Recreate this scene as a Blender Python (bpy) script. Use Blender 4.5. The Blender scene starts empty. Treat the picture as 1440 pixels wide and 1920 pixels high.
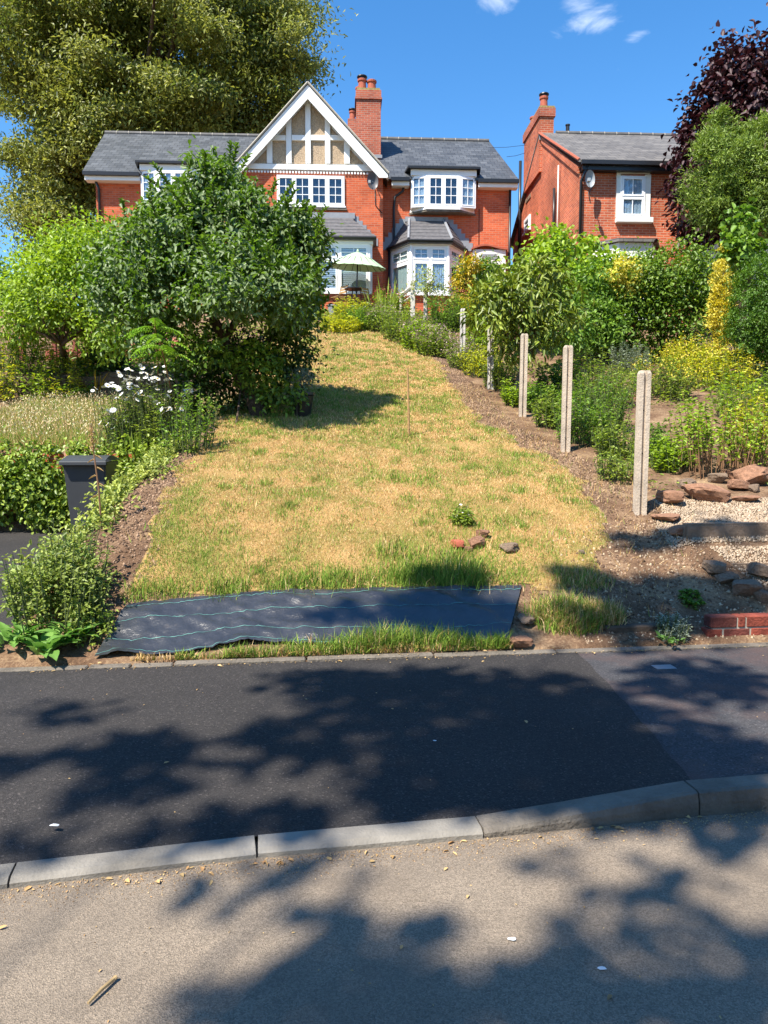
import bpy, bmesh, math, random
import numpy as np
from mathutils import Vector, Matrix

# ------------------------------------------------------------------ camera, world, sun, exposure
SC = bpy.context.scene
COL = SC.collection
CAM_H, PITCH, FPX = 1.6, math.radians(5.0), 1400.0
cd = bpy.data.cameras.new('camera'); cam = bpy.data.objects.new('camera', cd); COL.objects.link(cam)
cam.location = (0, 0, CAM_H); cam.rotation_euler = (math.radians(90) - PITCH, 0, 0)
cd.sensor_fit = 'VERTICAL'; cd.sensor_height = 24.0; cd.lens = 24.0 * FPX / 1920.0
cd.clip_start = 0.05; cd.clip_end = 3000
SC.camera = cam
SUNV = Vector((0.92, 1.0, -2.0)).normalized()          # the way the sunlight travels
EL = math.asin(-SUNV.z); AZ = math.atan2(-SUNV.x, -SUNV.y)
world = bpy.data.worlds.new('World'); SC.world = world; world.use_nodes = True
SKY_STRENGTH, SUN_STRENGTH, EXPOSURE = 0.078, 5.0, 1.08


def build_world():
    nt = world.node_tree; nt.nodes.clear(); L = nt.links
    def n(t, **k):
        o = nt.nodes.new(t)
        for a, b in k.items(): setattr(o, a, b)
        return o
    sky = n('ShaderNodeTexSky', sky_type='NISHITA', sun_disc=False)
    sky.sun_elevation = EL; sky.sun_rotation = AZ % (2 * math.pi)
    sky.altitude = 100; sky.air_density = 1.0; sky.dust_density = 0.15; sky.ozone_density = 2.6
    hs = n('ShaderNodeHueSaturation'); hs.inputs['Saturation'].default_value = 1.30; hs.inputs['Value'].default_value = 1.55
    L.new(sky.outputs[0], hs.inputs['Color'])
    # thin fair-weather cloud wisps on a plane high overhead
    tc = n('ShaderNodeTexCoord'); sp = n('ShaderNodeSeparateXYZ'); L.new(tc.outputs['Generated'], sp.inputs[0])
    mx = n('ShaderNodeMath', operation='MAXIMUM'); L.new(sp.outputs['Z'], mx.inputs[0]); mx.inputs[1].default_value = 0.03
    dx = n('ShaderNodeMath', operation='DIVIDE'); L.new(sp.outputs['X'], dx.inputs[0]); L.new(mx.outputs[0], dx.inputs[1])
    dy = n('ShaderNodeMath', operation='DIVIDE'); L.new(sp.outputs['Y'], dy.inputs[0]); L.new(mx.outputs[0], dy.inputs[1])
    cb = n('ShaderNodeCombineXYZ'); L.new(dx.outputs[0], cb.inputs[0]); L.new(dy.outputs[0], cb.inputs[1])
    no = n('ShaderNodeTexNoise'); no.inputs['Scale'].default_value = 9.0; no.inputs['Detail'].default_value = 9; no.inputs['Roughness'].default_value = 0.62; no.inputs['Distortion'].default_value = 0.5
    L.new(cb.outputs[0], no.inputs['Vector'])
    tot = None
    for (cx, cy, r) in ((0.49, 1.86, .13), (0.255, 1.77, .10), (0.615, 1.925, .06), (0.44, 1.785, .09), (-2.5, 1.0, .5), (-.4, -1.6, .4), (1.9, -.5, .5), (2.4, 1.6, .4)):
        d = n('ShaderNodeVectorMath', operation='DISTANCE'); L.new(cb.outputs[0], d.inputs[0]); d.inputs[1].default_value = (cx, cy, 0)
        mr = n('ShaderNodeMapRange'); mr.interpolation_type = 'SMOOTHSTEP'
        mr.inputs['From Min'].default_value = r; mr.inputs['From Max'].default_value = 0.0; mr.inputs['To Min'].default_value = 0; mr.inputs['To Max'].default_value = 1
        L.new(d.outputs['Value'], mr.inputs['Value'])
        if tot is None: tot = mr.outputs[0]
        else:
            a = n('ShaderNodeMath', operation='MAXIMUM'); L.new(tot, a.inputs[0]); L.new(mr.outputs[0], a.inputs[1]); tot = a.outputs[0]
    ad = n('ShaderNodeMath', operation='MULTIPLY_ADD'); L.new(tot, ad.inputs[0]); ad.inputs[1].default_value = 0.42; L.new(no.outputs['Fac'], ad.inputs[2])
    m2 = n('ShaderNodeMapRange'); m2.interpolation_type = 'SMOOTHSTEP'
    m2.inputs['From Min'].default_value = 0.66; m2.inputs['From Max'].default_value = 1.2; m2.inputs['To Max'].default_value = 0.6
    L.new(ad.outputs[0], m2.inputs['Value'])
    mix = n('ShaderNodeMix', data_type='RGBA'); L.new(m2.outputs[0], mix.inputs[0]); L.new(hs.outputs[0], mix.inputs[6]); mix.inputs[7].default_value = (8.5, 9.2, 10.0, 1)
    bg = n('ShaderNodeBackground'); bg.inputs['Strength'].default_value = SKY_STRENGTH
    L.new(mix.outputs[2], bg.inputs['Color'])
    out = n('ShaderNodeOutputWorld'); L.new(bg.outputs[0], out.inputs[0])
build_world()
sl = bpy.data.lights.new('sun', 'SUN'); sl.energy = SUN_STRENGTH; sl.angle = math.radians(0.55); sl.color = (1.0, 0.93, 0.82)
sun = bpy.data.objects.new('sun', sl); COL.objects.link(sun); sun.location = (-8, -10, 25)
sun.rotation_euler = SUNV.to_track_quat('-Z', 'Y').to_euler()
vs = SC.view_settings; vs.view_transform = 'Standard'; vs.look = 'None'; vs.exposure = EXPOSURE; vs.gamma = 1.0; vs.use_curve_mapping = False

RNG = np.random.default_rng(7); RND = random.Random(5)

# ------------------------------------------------------------------ geometry of the place
def ray(px, py):
    u, v = (px - 720) / FPX, (960 - py) / FPX
    return Vector((u, math.cos(PITCH) + v * math.sin(PITCH), -math.sin(PITCH) + v * math.cos(PITCH)))
def at(px, py, D):
    """point of the place seen at a pixel of the photograph, D metres ahead"""
    r = ray(px, py); return Vector((0, 0, CAM_H)) + r * (D / r.y)
def at_z(px, py, z):
    r = ray(px, py); return Vector((0, 0, CAM_H)) + r * ((z - CAM_H) / r.z)
def sst(a, b, x):
    t = np.clip((x - a) / (b - a), 0, 1); return t * t * (3 - 2 * t)
_lat = np.random.default_rng(3).random((64, 64))
def vnoise(x, y):
    x = np.asarray(x, float); y = np.asarray(y, float)
    xi = np.floor(x).astype(int); yi = np.floor(y).astype(int); fx = x - xi; fy = y - yi
    fx = fx * fx * (3 - 2 * fx); fy = fy * fy * (3 - 2 * fy); g = lambda a, b: _lat[a % 64, b % 64]
    return (g(xi, yi) * (1 - fx) + g(xi + 1, yi) * fx) * (1 - fy) + (g(xi, yi + 1) * (1 - fx) + g(xi + 1, yi + 1) * fx) * fy
def fnoise(x, y, o=3):
    s = 0; a = .5
    for k in range(o): s = s + a * vnoise(x * 2 ** k + 7.3 * k, y * 2 ** k + 3.1 * k); a *= .5
    return s / (1 - .5 ** o)
PD = [0, .13, .73, 1.3, 2.08, 4.5, 6.9, 9.4, 11.8, 16.3, 18.8, 20.0, 22]
PZ = [.125, .16, .465, .76, 1.04, 1.60, 2.14, 2.78, 3.43, 4.85, 5.65, 5.98, 6.05]
LY = [5, 10.95, 11.12, 15.9, 16.42, 16.6, 20, 24, 25.5]
LZ = [.12, .35, 1.55, 2.48, 2.6, 3.2, 3.95, 5.6, 6.05]
def y_edge(x): return 5.22 + .12 * np.clip(x, -9, 9)
def gz(x, y):
    """height of the ground"""
    x = np.asarray(x, float); y = np.asarray(y, float); d = y - y_edge(x)
    z = np.interp(d, PD, PZ)
    z = z + .13 * sst(2.3, 2.8, x) * np.exp(-((d - 1.0) / .55) ** 2)
    zl = np.interp(y, LY, LZ)
    t = sst(-2.5, -3.0, x) * (1 - sst(22, 25, y))
    b = (fnoise(x * 1.6, y * 1.6) - .5) * .07 * sst(.5, 1.5, d) * (1 - t)
    z = z * (1 - t) + zl * t + b
    return np.where(d < 0.0, -.06, z)
def gzf(x, y): return float(gz(x, y))
def on_ground(px, py):
    r = ray(px, py); D = np.arange(4.2, 60, .01); x = r.x / r.y * D; z = CAM_H + r.z / r.y * D
    g = gz(x, D); i = int(np.argmax(g >= z)); i = i if (g >= z).any() else 2000; return Vector((x[i], D[i], g[i]))

# ------------------------------------------------------------------ mesh and object helpers
def tag(o, label=None, cat=None, group=None, kind=None):
    if label: o['label'] = label
    if cat: o['category'] = cat
    if group: o['group'] = group
    if kind: o['kind'] = kind
    return o
def link(name, me, mat=None, parent=None):
    o = bpy.data.objects.new(name, me); COL.objects.link(o)
    if mat is not None and me is not None and not me.materials: me.materials.append(mat)
    if parent is not None: o.parent = parent
    return o
def empty(name, loc, rz=0.0, label=None, cat=None, group=None, parent=None):
    o = bpy.data.objects.new(name, None); COL.objects.link(o); o.location = loc; o.rotation_euler = (0, 0, rz)
    o.empty_display_size = .2
    if parent is not None: o.parent = parent
    return tag(o, label, cat, group)
def np_mesh(name, V, F, col=None, smooth=False):
    """V (n,3); F (m,k) all faces with k corners"""
    V = np.ascontiguousarray(V, np.float32); F = np.ascontiguousarray(F, np.int32); m, k = F.shape
    me = bpy.data.meshes.new(name)
    me.vertices.add(len(V)); me.vertices.foreach_set('co', V.ravel())
    me.loops.add(m * k); me.loops.foreach_set('vertex_index', F.ravel())
    me.polygons.add(m); me.polygons.foreach_set('loop_start', np.arange(0, m * k, k, dtype=np.int32))
    if smooth: me.polygons.foreach_set('use_smooth', np.ones(m, bool))
    if col is not None:
        a = me.attributes.new('col', 'FLOAT_COLOR', 'POINT')
        c = np.ones((len(V), 4), np.float32); c[:, :3] = col; a.data.foreach_set('color', c.ravel())
    me.update(calc_edges=True)
    return me
class MB:
    def __init__(s): s.v = []; s.f = []
    def quad_box(s, c):
        b = len(s.v); s.v += [tuple(p) for p in c]
        s.f += [(b, b+3, b+2, b+1), (b+4, b+5, b+6, b+7), (b, b+1, b+5, b+4), (b+1, b+2, b+6, b+5), (b+2, b+3, b+7, b+6), (b+3, b, b+4, b+7)]
        return s
    def box(s, x0, x1, y0, y1, z0, z1):
        return s.quad_box([(x0, y0, z0), (x1, y0, z0), (x1, y1, z0), (x0, y1, z0), (x0, y0, z1), (x1, y0, z1), (x1, y1, z1), (x0, y1, z1)])
    def obox(s, o, r, n, a0, a1, z0, z1, n0, n1):
        """box in a frame: origin o, right r, outward n, up z"""
        P = lambda a, q, z: tuple(o + r * a + n * q + Vector((0, 0, z)))
        return s.quad_box([P(a0, n1, z0), P(a1, n1, z0), P(a1, n0, z0), P(a0, n0, z0), P(a0, n1, z1), P(a1, n1, z1), P(a1, n0, z1), P(a0, n0, z1)])
    def prism(s, pts, y0, y1):
        """polygon of (x, z) extruded from y0 (front) to y1"""
        b = len(s.v); n = len(pts)
        s.v += [(p[0], y0, p[1]) for p in pts] + [(p[0], y1, p[1]) for p in pts]
        s.f += [tuple(range(b, b + n)), tuple(range(b + 2*n - 1, b + n - 1, -1))]
        s.f += [(b + i, b + n + i, b + n + (i+1) % n, b + (i+1) % n) for i in range(n)]
        return s
    def slab(s, top, t):
        """polygon of 3d points made solid downwards by t"""
        b = len(s.v); n = len(top)
        s.v += [tuple(p) for p in top] + [(p[0], p[1], p[2] - t) for p in top]
        s.f += [tuple(range(b, b + n)), tuple(range(b + 2*n - 1, b + n - 1, -1))]
        s.f += [(b + i, b + n + i, b + n + (i+1) % n, b + (i+1) % n) for i in range(n)]
        return s
    def tube(s, pts, rad, k=8, caps=True):
        pts = [Vector(p) for p in pts]
        if not hasattr(rad, '__len__'): rad = [rad] * len(pts)
        b = len(s.v); n = len(pts); up = Vector((0, 0, 1)); pr = None
        for i, p in enumerate(pts):
            d = (pts[min(i+1, n-1)] - pts[max(i-1, 0)]).normalized()
            if pr is None:
                a = Vector((1, 0, 0)) if abs(d.z) > .9 else up
                pr = d.cross(a).normalized()
            else:
                pr = (pr - d * pr.dot(d)).normalized()
            q = d.cross(pr)
            for j in range(k):
                t = 2 * math.pi * j / k; s.v.append(tuple(p + (pr * math.cos(t) + q * math.sin(t)) * rad[i]))
        for i in range(n - 1):
            for j in range(k):
                s.f.append((b + i*k + j, b + i*k + (j+1) % k, b + (i+1)*k + (j+1) % k, b + (i+1)*k + j))
        if caps:
            s.f.append(tuple(b + j for j in range(k-1, -1, -1))); s.f.append(tuple(b + (n-1)*k + j for j in range(k)))
        return s
    def lathe(s, prof, c=(0, 0, 0), k=16):
        """profile of (r, z) turned about the z axis at c"""
        b = len(s.v)
        for r, z in prof:
            for j in range(k):
                t = 2 * math.pi * j / k; s.v.append((c[0] + r * math.cos(t), c[1] + r * math.sin(t), c[2] + z))
        for i in range(len(prof) - 1):
            for j in range(k):
                s.f.append((b + i*k + j, b + i*k + (j+1) % k, b + (i+1)*k + (j+1) % k, b + (i+1)*k + j))
        s.f.append(tuple(b + j for j in range(k-1, -1, -1))); m = len(prof) - 1
        s.f.append(tuple(b + m*k + j for j in range(k)))
        return s
    def mesh(s, name, org=(0, 0, 0), smooth=False, bevel=0, seg=1):
        me = bpy.data.meshes.new(name)
        me.from_pydata([(a - org[0], b - org[1], c - org[2]) for a, b, c in s.v], [], s.f)
        if bevel:
            bm = bmesh.new(); bm.from_mesh(me)
            bmesh.ops.bevel(bm, geom=[e for e in bm.edges if len(e.link_faces) == 2 and e.calc_face_angle(0) > .5], offset=bevel, segments=seg, affect='EDGES', clamp_overlap=True)
            bm.to_mesh(me); bm.free()
        if smooth:
            me.polygons.foreach_set('use_smooth', [True] * len(me.polygons))
        me.update(); return me
    def build(s, name, mat, parent=None, org=None, smooth=False, bevel=0, seg=1):
        if org is None: org = tuple(parent.location) if (parent is not None and parent.get('wc')) else (0, 0, 0)
        return link(name, s.mesh(name, org, smooth, bevel, seg), mat, parent)

# ------------------------------------------------------------------ materials
def material(name):
    m = bpy.data.materials.new(name); m.use_nodes = True; nt = m.node_tree
    b = nt.nodes['Principled BSDF']
    def n(t, **k):
        o = nt.nodes.new(t)
        for a, c in k.items():
            if a in o.inputs: o.inputs[a].default_value = c
            else: setattr(o, a, c)
        return o
    return m, nt, b, n
def _ramp(n, stops):
    r = n('ShaderNodeValToRGB'); e = r.color_ramp.elements
    while len(e) < len(stops): e.new(.5)
    for i, (p, c) in enumerate(stops): e[i].position = p; e[i].color = (*c, 1)
    return r
def mat_plain(name, c, rough=.6, metal=0, var=.12, scale=6.0, bump=0.0, bscale=40, c2=None, spec=.4):
    m, nt, b, n = material(name); L = nt.links
    tc = n('ShaderNodeTexCoord'); no = n('ShaderNodeTexNoise', Scale=scale, Detail=6.0, Roughness=.6); L.new(tc.outputs['Object'], no.inputs['Vector'])
    c2 = c2 or tuple(x * (1 - 2 * var) for x in c)
    r = _ramp(n, [(.3, c2), (.7, c)]); L.new(no.outputs['Fac'], r.inputs[0]); L.new(r.outputs[0], b.inputs['Base Color'])
    b.inputs['Roughness'].default_value = rough; b.inputs['Metallic'].default_value = metal; b.inputs['Specular IOR Level'].default_value = spec
    if bump:
        n2 = n('ShaderNodeTexNoise', Scale=bscale, Detail=5.0); L.new(tc.outputs['Object'], n2.inputs['Vector'])
        bp = n('ShaderNodeBump', Strength=bump, Distance=.02); L.new(n2.outputs['Fac'], bp.inputs['Height']); L.new(bp.outputs[0], b.inputs['Normal'])
    return m
def mat_leaf(name, c1, c2, trans=.3, rough=.45, var=.35, nscale=1.2, spec=.35, back=None):
    m, nt, b, n = material(name); L = nt.links
    ge = n('ShaderNodeNewGeometry'); tc = n('ShaderNodeTexCoord')
    no = n('ShaderNodeTexNoise', Scale=nscale, Detail=3.0); L.new(tc.outputs['Object'], no.inputs['Vector'])
    ad = n('ShaderNodeMath', operation='MULTIPLY_ADD'); L.new(ge.outputs['Random Per Island'], ad.inputs[0]); ad.inputs[1].default_value = .6; L.new(no.outputs['Fac'], ad.inputs[2])
    r = _ramp(n, [(.40, c1), (.95, c2)]); L.new(ad.outputs[0], r.inputs[0])
    hs = n('ShaderNodeHueSaturation'); L.new(r.outputs[0], hs.inputs['Color'])
    wn = n('ShaderNodeTexWhiteNoise', noise_dimensions='1D'); L.new(ge.outputs['Random Per Island'], wn.inputs['W'])
    mr = n('ShaderNodeMapRange'); mr.inputs['To Min'].default_value = 1 - var; mr.inputs['To Max'].default_value = 1 + var
    L.new(wn.outputs['Value'], mr.inputs['Value']); L.new(mr.outputs[0], hs.inputs['Value'])
    col = hs.outputs[0]
    if back:
        mi = n('ShaderNodeMix', data_type='RGBA'); L.new(ge.outputs['Backfacing'], mi.inputs[0]); L.new(col, mi.inputs[6]); mi.inputs[7].default_value = (*back, 1); col = mi.outputs[2]
    L.new(col, b.inputs['Base Color']); b.inputs['Roughness'].default_value = rough; b.inputs['Specular IOR Level'].default_value = spec
    tr = n('ShaderNodeBsdfTranslucent'); h2 = n('ShaderNodeHueSaturation', Value=1.5, Saturation=1.1); L.new(hs.outputs[0], h2.inputs['Color']); L.new(h2.outputs[0], tr.inputs['Color'])
    ms = n('ShaderNodeMixShader', Fac=trans); L.new(b.outputs[0], ms.inputs[1]); L.new(tr.outputs[0], ms.inputs[2])
    L.new(ms.outputs[0], nt.nodes['Material Output'].inputs['Surface'])
    return m
def mat_vcol(name, rough=.7, trans=.2, spec=.2):
    m, nt, b, n = material(name); L = nt.links
    a = n('ShaderNodeAttribute', attribute_name='col'); L.new(a.outputs['Color'], b.inputs['Base Color'])
    b.inputs['Roughness'].default_value = rough; b.inputs['Specular IOR Level'].default_value = spec
    tr = n('ShaderNodeBsdfTranslucent'); L.new(a.outputs['Color'], tr.inputs['Color'])
    ms = n('ShaderNodeMixShader', Fac=trans); L.new(b.outputs[0], ms.inputs[1]); L.new(tr.outputs[0], ms.inputs[2])
    L.new(ms.outputs[0], nt.nodes['Material Output'].inputs['Surface'])
    return m
def mat_brick(name, c1, c2, mortar, bw=.225, bh=.075, ms=.008, stain=.25):
    m, nt, b, n = material(name); L = nt.links
    tc = n('ShaderNodeTexCoord'); sp = n('ShaderNodeSeparateXYZ'); L.new(tc.outputs['Object'], sp.inputs[0])
    ad = n('ShaderNodeMath', operation='ADD'); L.new(sp.outputs['X'], ad.inputs[0]); L.new(sp.outputs['Y'], ad.inputs[1])
    cb = n('ShaderNodeCombineXYZ'); L.new(ad.outputs[0], cb.inputs[0]); L.new(sp.outputs['Z'], cb.inputs[1])
    br = n('ShaderNodeTexBrick', Scale=1.0); br.inputs['Brick Width'].default_value = bw; br.inputs['Row Height'].default_value = bh; br.inputs['Mortar Size'].default_value = ms
    br.inputs['Mortar Smooth'].default_value = .3; br.inputs['Bias'].default_value = -.1
    br.inputs['Color1'].default_value = (*c1, 1); br.inputs['Color2'].default_value = (*c2, 1); br.inputs['Mortar'].default_value = (*mortar, 1)
    L.new(cb.outputs[0], br.inputs['Vector'])
    no = n('ShaderNodeTexNoise', Scale=.9, Detail=7.0, Roughness=.65); L.new(tc.outputs['Object'], no.inputs['Vector'])
    mr = n('ShaderNodeMapRange'); mr.inputs['From Min'].default_value = .3; mr.inputs['From Max'].default_value = .7; mr.inputs['To Min'].default_value = 1 - stain; mr.inputs['To Max'].default_value = 1 + stain * .5
    L.new(no.outputs['Fac'], mr.inputs['Value'])
    hs = n('ShaderNodeHueSaturation'); L.new(br.outputs['Color'], hs.inputs['Color']); L.new(mr.outputs[0], hs.inputs['Value'])
    L.new(hs.outputs[0], b.inputs['Base Color']); b.inputs['Roughness'].default_value = .85; b.inputs['Specular IOR Level'].default_value = .2
    bp = n('ShaderNodeBump', Strength=.5, Distance=.008); bp.invert = True; L.new(br.outputs['Fac'], bp.inputs['Height']); L.new(bp.outputs[0], b.inputs['Normal'])
    return m
def mat_slate(name, c1, c2, bw=.28, bh=.16, rough=.55):
    m, nt, b, n = material(name); L = nt.links
    tc = n('ShaderNodeTexCoord'); sp = n('ShaderNodeSeparateXYZ'); L.new(tc.outputs['Object'], sp.inputs[0])
    cb = n('ShaderNodeCombineXYZ'); L.new(sp.outputs['X'], cb.inputs[0]); L.new(sp.outputs['Z'], cb.inputs[1])
    br = n('ShaderNodeTexBrick', Scale=1.0); br.inputs['Brick Width'].default_value = bw; br.inputs['Row Height'].default_value = bh; br.inputs['Mortar Size'].default_value = .009
    br.inputs['Color1'].default_value = (*c1, 1); br.inputs['Color2'].default_value = (*c2, 1); br.inputs['Mortar'].default_value = (*[x * .35 for x in c1], 1); br.inputs['Mortar Smooth'].default_value = .4
    L.new(cb.outputs[0], br.inputs['Vector'])
    no = n('ShaderNodeTexNoise', Scale=1.3, Detail=6.0, Roughness=.65); L.new(tc.outputs['Object'], no.inputs['Vector'])
    hs = n('ShaderNodeHueSaturation'); L.new(br.outputs['Color'], hs.inputs['Color'])
    mr = n('ShaderNodeMapRange'); mr.inputs['From Min'].default_value = .3; mr.inputs['From Max'].default_value = .7; mr.inputs['To Min'].default_value = .72; mr.inputs['To Max'].default_value = 1.25
    L.new(no.outputs['Fac'], mr.inputs['Value']); L.new(mr.outputs[0], hs.inputs['Value']); L.new(hs.outputs[0], b.inputs['Base Color'])
    b.inputs['Roughness'].default_value = rough; b.inputs['Specular IOR Level'].default_value = .4
    wv = n('ShaderNodeMath', operation='MODULO'); L.new(sp.outputs['Z'], wv.inputs[0]); wv.inputs[1].default_value = bh
    bp = n('ShaderNodeBump', Strength=.55, Distance=.05); bp.invert = True; L.new(wv.outputs[0], bp.inputs['Height'])
    b2 = n('ShaderNodeBump', Strength=.4, Distance=.01); b2.invert = True; L.new(br.outputs['Fac'], b2.inputs['Height']); L.new(bp.outputs[0], b2.inputs['Normal']); L.new(b2.outputs[0], b.inputs['Normal'])
    return m
def mat_tarmac(name, dark, light, speck, patch=.8, rough=.85, bump=.5, grit=140.0, tint=None, tscale=.6):
    m, nt, b, n = material(name); L = nt.links
    tc = n('ShaderNodeTexCoord')
    vo = n('ShaderNodeTexVoronoi', Scale=grit); L.new(tc.outputs['Object'], vo.inputs['Vector'])
    no = n('ShaderNodeTexNoise', Scale=patch, Detail=6.0, Roughness=.6); L.new(tc.outputs['Object'], no.inputs['Vector'])
    r = _ramp(n, [(.3, dark), (.7, light)]); L.new(no.outputs['Fac'], r.inputs[0])
    sp = n('ShaderNodeSeparateColor'); L.new(vo.outputs['Color'], sp.inputs[0])
    r2 = _ramp(n, [(0.0, (.6,) * 3), (.55, (1.0,) * 3), (.93, (1.25,) * 3), (1.0, speck)]); L.new(sp.outputs[0], r2.inputs[0])
    mu = n('ShaderNodeMix', data_type='RGBA', blend_type='MULTIPLY'); mu.inputs[0].default_value = 1; L.new(r.outputs[0], mu.inputs[6]); L.new(r2.outputs[0], mu.inputs[7])
    col = mu.outputs[2]
    if tint:
        n3 = n('ShaderNodeTexNoise', Scale=tscale, Detail=8.0, Roughness=.7); L.new(tc.outputs['Object'], n3.inputs['Vector'])
        m3 = n('ShaderNodeMapRange'); m3.inputs['From Min'].default_value = .45; m3.inputs['From Max'].default_value = .75; L.new(n3.outputs['Fac'], m3.inputs['Value'])
        mm = n('ShaderNodeMix', data_type='RGBA'); L.new(m3.outputs[0], mm.inputs[0]); L.new(col, mm.inputs[6]); mm.inputs[7].default_value = (*tint, 1); col = mm.outputs[2]
    L.new(col, b.inputs['Base Color']); b.inputs['Roughness'].default_value = rough; b.inputs['Specular IOR Level'].default_value = .3
    n2 = n('ShaderNodeTexNoise', Scale=grit * .8, Detail=3.0); L.new(tc.outputs['Object'], n2.inputs['Vector'])
    ad = n('ShaderNodeMath', operation='ADD'); L.new(vo.outputs['Distance'], ad.inputs[0]); L.new(n2.outputs['Fac'], ad.inputs[1])
    bp = n('ShaderNodeBump', Strength=bump, Distance=.006); L.new(ad.outputs[0], bp.inputs['Height']); L.new(bp.outputs[0], b.inputs['Normal'])
    return m
def mat_soil(name):
    m, nt, b, n = material(name); L = nt.links
    tc = n('ShaderNodeTexCoord')
    a = n('ShaderNodeTexNoise', Scale=2.2, Detail=9.0, Roughness=.7); L.new(tc.outputs['Object'], a.inputs['Vector'])
    c = n('ShaderNodeTexNoise', Scale=45.0, Detail=4.0, Roughness=.7); L.new(tc.outputs['Object'], c.inputs['Vector'])
    ad = n('ShaderNodeMath', operation='MULTIPLY_ADD'); L.new(c.outputs['Fac'], ad.inputs[0]); ad.inputs[1].default_value = .6; L.new(a.outputs['Fac'], ad.inputs[2])
    r = _ramp(n, [(.5, (.055, .033, .020)), (.78, (.16, .096, .058)), (1.0, (.34, .235, .14))]); L.new(ad.outputs[0], r.inputs[0])
    L.new(r.outputs[0], b.inputs['Base Color']); b.inputs['Roughness'].default_value = .95; b.inputs['Specular IOR Level'].default_value = .1
    bp = n('ShaderNodeBump', Strength=.9, Distance=.03); L.new(ad.outputs[0], bp.inputs['Height']); L.new(bp.outputs[0], b.inputs['Normal'])
    return m
def mat_glass(name='window_glass'):
    m, nt, b, n = material(name); L = nt.links
    tr = n('ShaderNodeBsdfTransparent'); tr.inputs['Color'].default_value = (.80, .85, .88, 1)
    gl = n('ShaderNodeBsdfGlossy'); gl.inputs['Roughness'].default_value = .02; gl.inputs['Color'].default_value = (.9, .95, 1, 1)
    fr = n('ShaderNodeLayerWeight'); pw = n('ShaderNodeMath', operation='POWER'); L.new(fr.outputs['Facing'], pw.inputs[0]); pw.inputs[1].default_value = 3.0
    ad = n('ShaderNodeMath', operation='MULTIPLY_ADD'); L.new(pw.outputs[0], ad.inputs[0]); ad.inputs[1].default_value = .5; ad.inputs[2].default_value = .07
    ms = n('ShaderNodeMixShader'); L.new(ad.outputs[0], ms.inputs[0]); L.new(tr.outputs[0], ms.inputs[1]); L.new(gl.outputs[0], ms.inputs[2])
    L.new(ms.outputs[0], nt.nodes['Material Output'].inputs['Surface'])
    return m
M = {}
M['brick'] = mat_brick('red_brick', (.60, .128, .05), (.42, .078, .034), (.46, .22, .14), ms=.008, stain=.28)
M['brick_old'] = mat_brick('old_red_brick', (.57, .135, .056), (.36, .07, .036), (.50, .29, .2), ms=.010, stain=.45)
M['brick_chim'] = mat_brick('chimney_brick', (.46, .12, .065), (.30, .07, .042), (.40, .26, .2), stain=.35)
M['slate'] = mat_slate('grey_slate', (.048, .054, .062), (.092, .099, .108))
M['slate_old'] = mat_slate('weathered_slate', (.105, .098, .092), (.16, .148, .135), bw=.3, bh=.17, rough=.7)
M['tile'] = mat_plain('bay_roof_tile', (.13, .125, .13), .6, var=.22, scale=9)
M['ridge'] = mat_plain('ridge_tile', (.13, .125, .12), .8, var=.2, scale=3)
M['mortar'] = mat_plain('cement', (.42, .38, .31), .9, scale=8)
M['white'] = mat_plain('white_paint', (.80, .80, .78), .45, var=.03, scale=3)
M['upvc'] = mat_plain('white_window_frame', (.82, .82, .82), .3, var=.015)
M['cream'] = mat_plain('cream_stone_paint', (.76, .75, .70), .6, var=.05)
M['dash'] = mat_plain('pebbledash', (.56, .42, .28), .95, var=.28, scale=34, bump=1.0, bscale=30)
M['lead'] = mat_plain('lead_flashing', (.27, .28, .30), .5, var=.1)
M['black'] = mat_plain('black_plastic', (.018, .018, .02), .35, var=.1)
M['interior'] = mat_plain('painted_dim_room', (.035, .042, .055), .9, var=.2, scale=1.2)  # room shade put into the colour; no real rooms behind the panes
M['curtain'] = mat_plain('net_curtain', (.62, .68, .74), .9, var=.08, scale=2)
M['curtain_green'] = mat_plain('pale_green_curtain', (.60, .68, .60), .9, var=.06)
M['glass'] = mat_glass()
M['terracotta'] = mat_plain('terracotta', (.42, .11, .06), .8, var=.15, scale=8)
M['lichen'] = mat_plain('lichen_mortar', (.38, .30, .12), .95, var=.3, scale=20)
M['dish'] = mat_plain('dish_grey', (.10, .10, .11), .45)
M['dish_light'] = mat_plain('dish_light', (.33, .36, .38), .45)
M['soil'] = mat_soil('soil')
M['new_tarmac'] = mat_tarmac('new_tarmac', (.026, .0235, .0225), (.039, .035, .033), (2.8, 2.7, 2.6), grit=150)
M['old_tarmac'] = mat_tarmac('old_tarmac', (.040, .040, .045), (.062, .06, .062), (2.2, 2.1, 2.0), grit=130, tint=(.095, .06, .052), tscale=2.4)
M['road'] = mat_tarmac('worn_road', (.195, .155, .115), (.255, .207, .155), (1.35, 1.3, 1.28), patch=1.1, grit=230, bump=.55, tint=(.125, .102, .08), tscale=.9)
M['concrete_new'] = mat_plain('pale_kerb_concrete', (.29, .265, .225), .85, var=.26, scale=3.5, bump=.3, bscale=90)
M['concrete_old'] = mat_plain('weathered_kerb_concrete', (.20, .172, .138), .9, var=.25, scale=6, bump=.6, bscale=60)
M['post'] = mat_plain('concrete_post', (.62, .51, .39), .9, var=.2, scale=5, bump=.4, bscale=60)
M['post_pale'] = mat_plain('pale_concrete_post', (.64, .59, .52), .9, var=.14, scale=14, bump=.4, bscale=60)
M['bark'] = mat_plain('bark', (.11, .075, .05), .95, var=.3, scale=12, bump=.8, bscale=30)
M['bark_light'] = mat_plain('grey_bark', (.19, .15, .115), .95, var=.25, scale=12, bump=.6, bscale=30)
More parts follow.
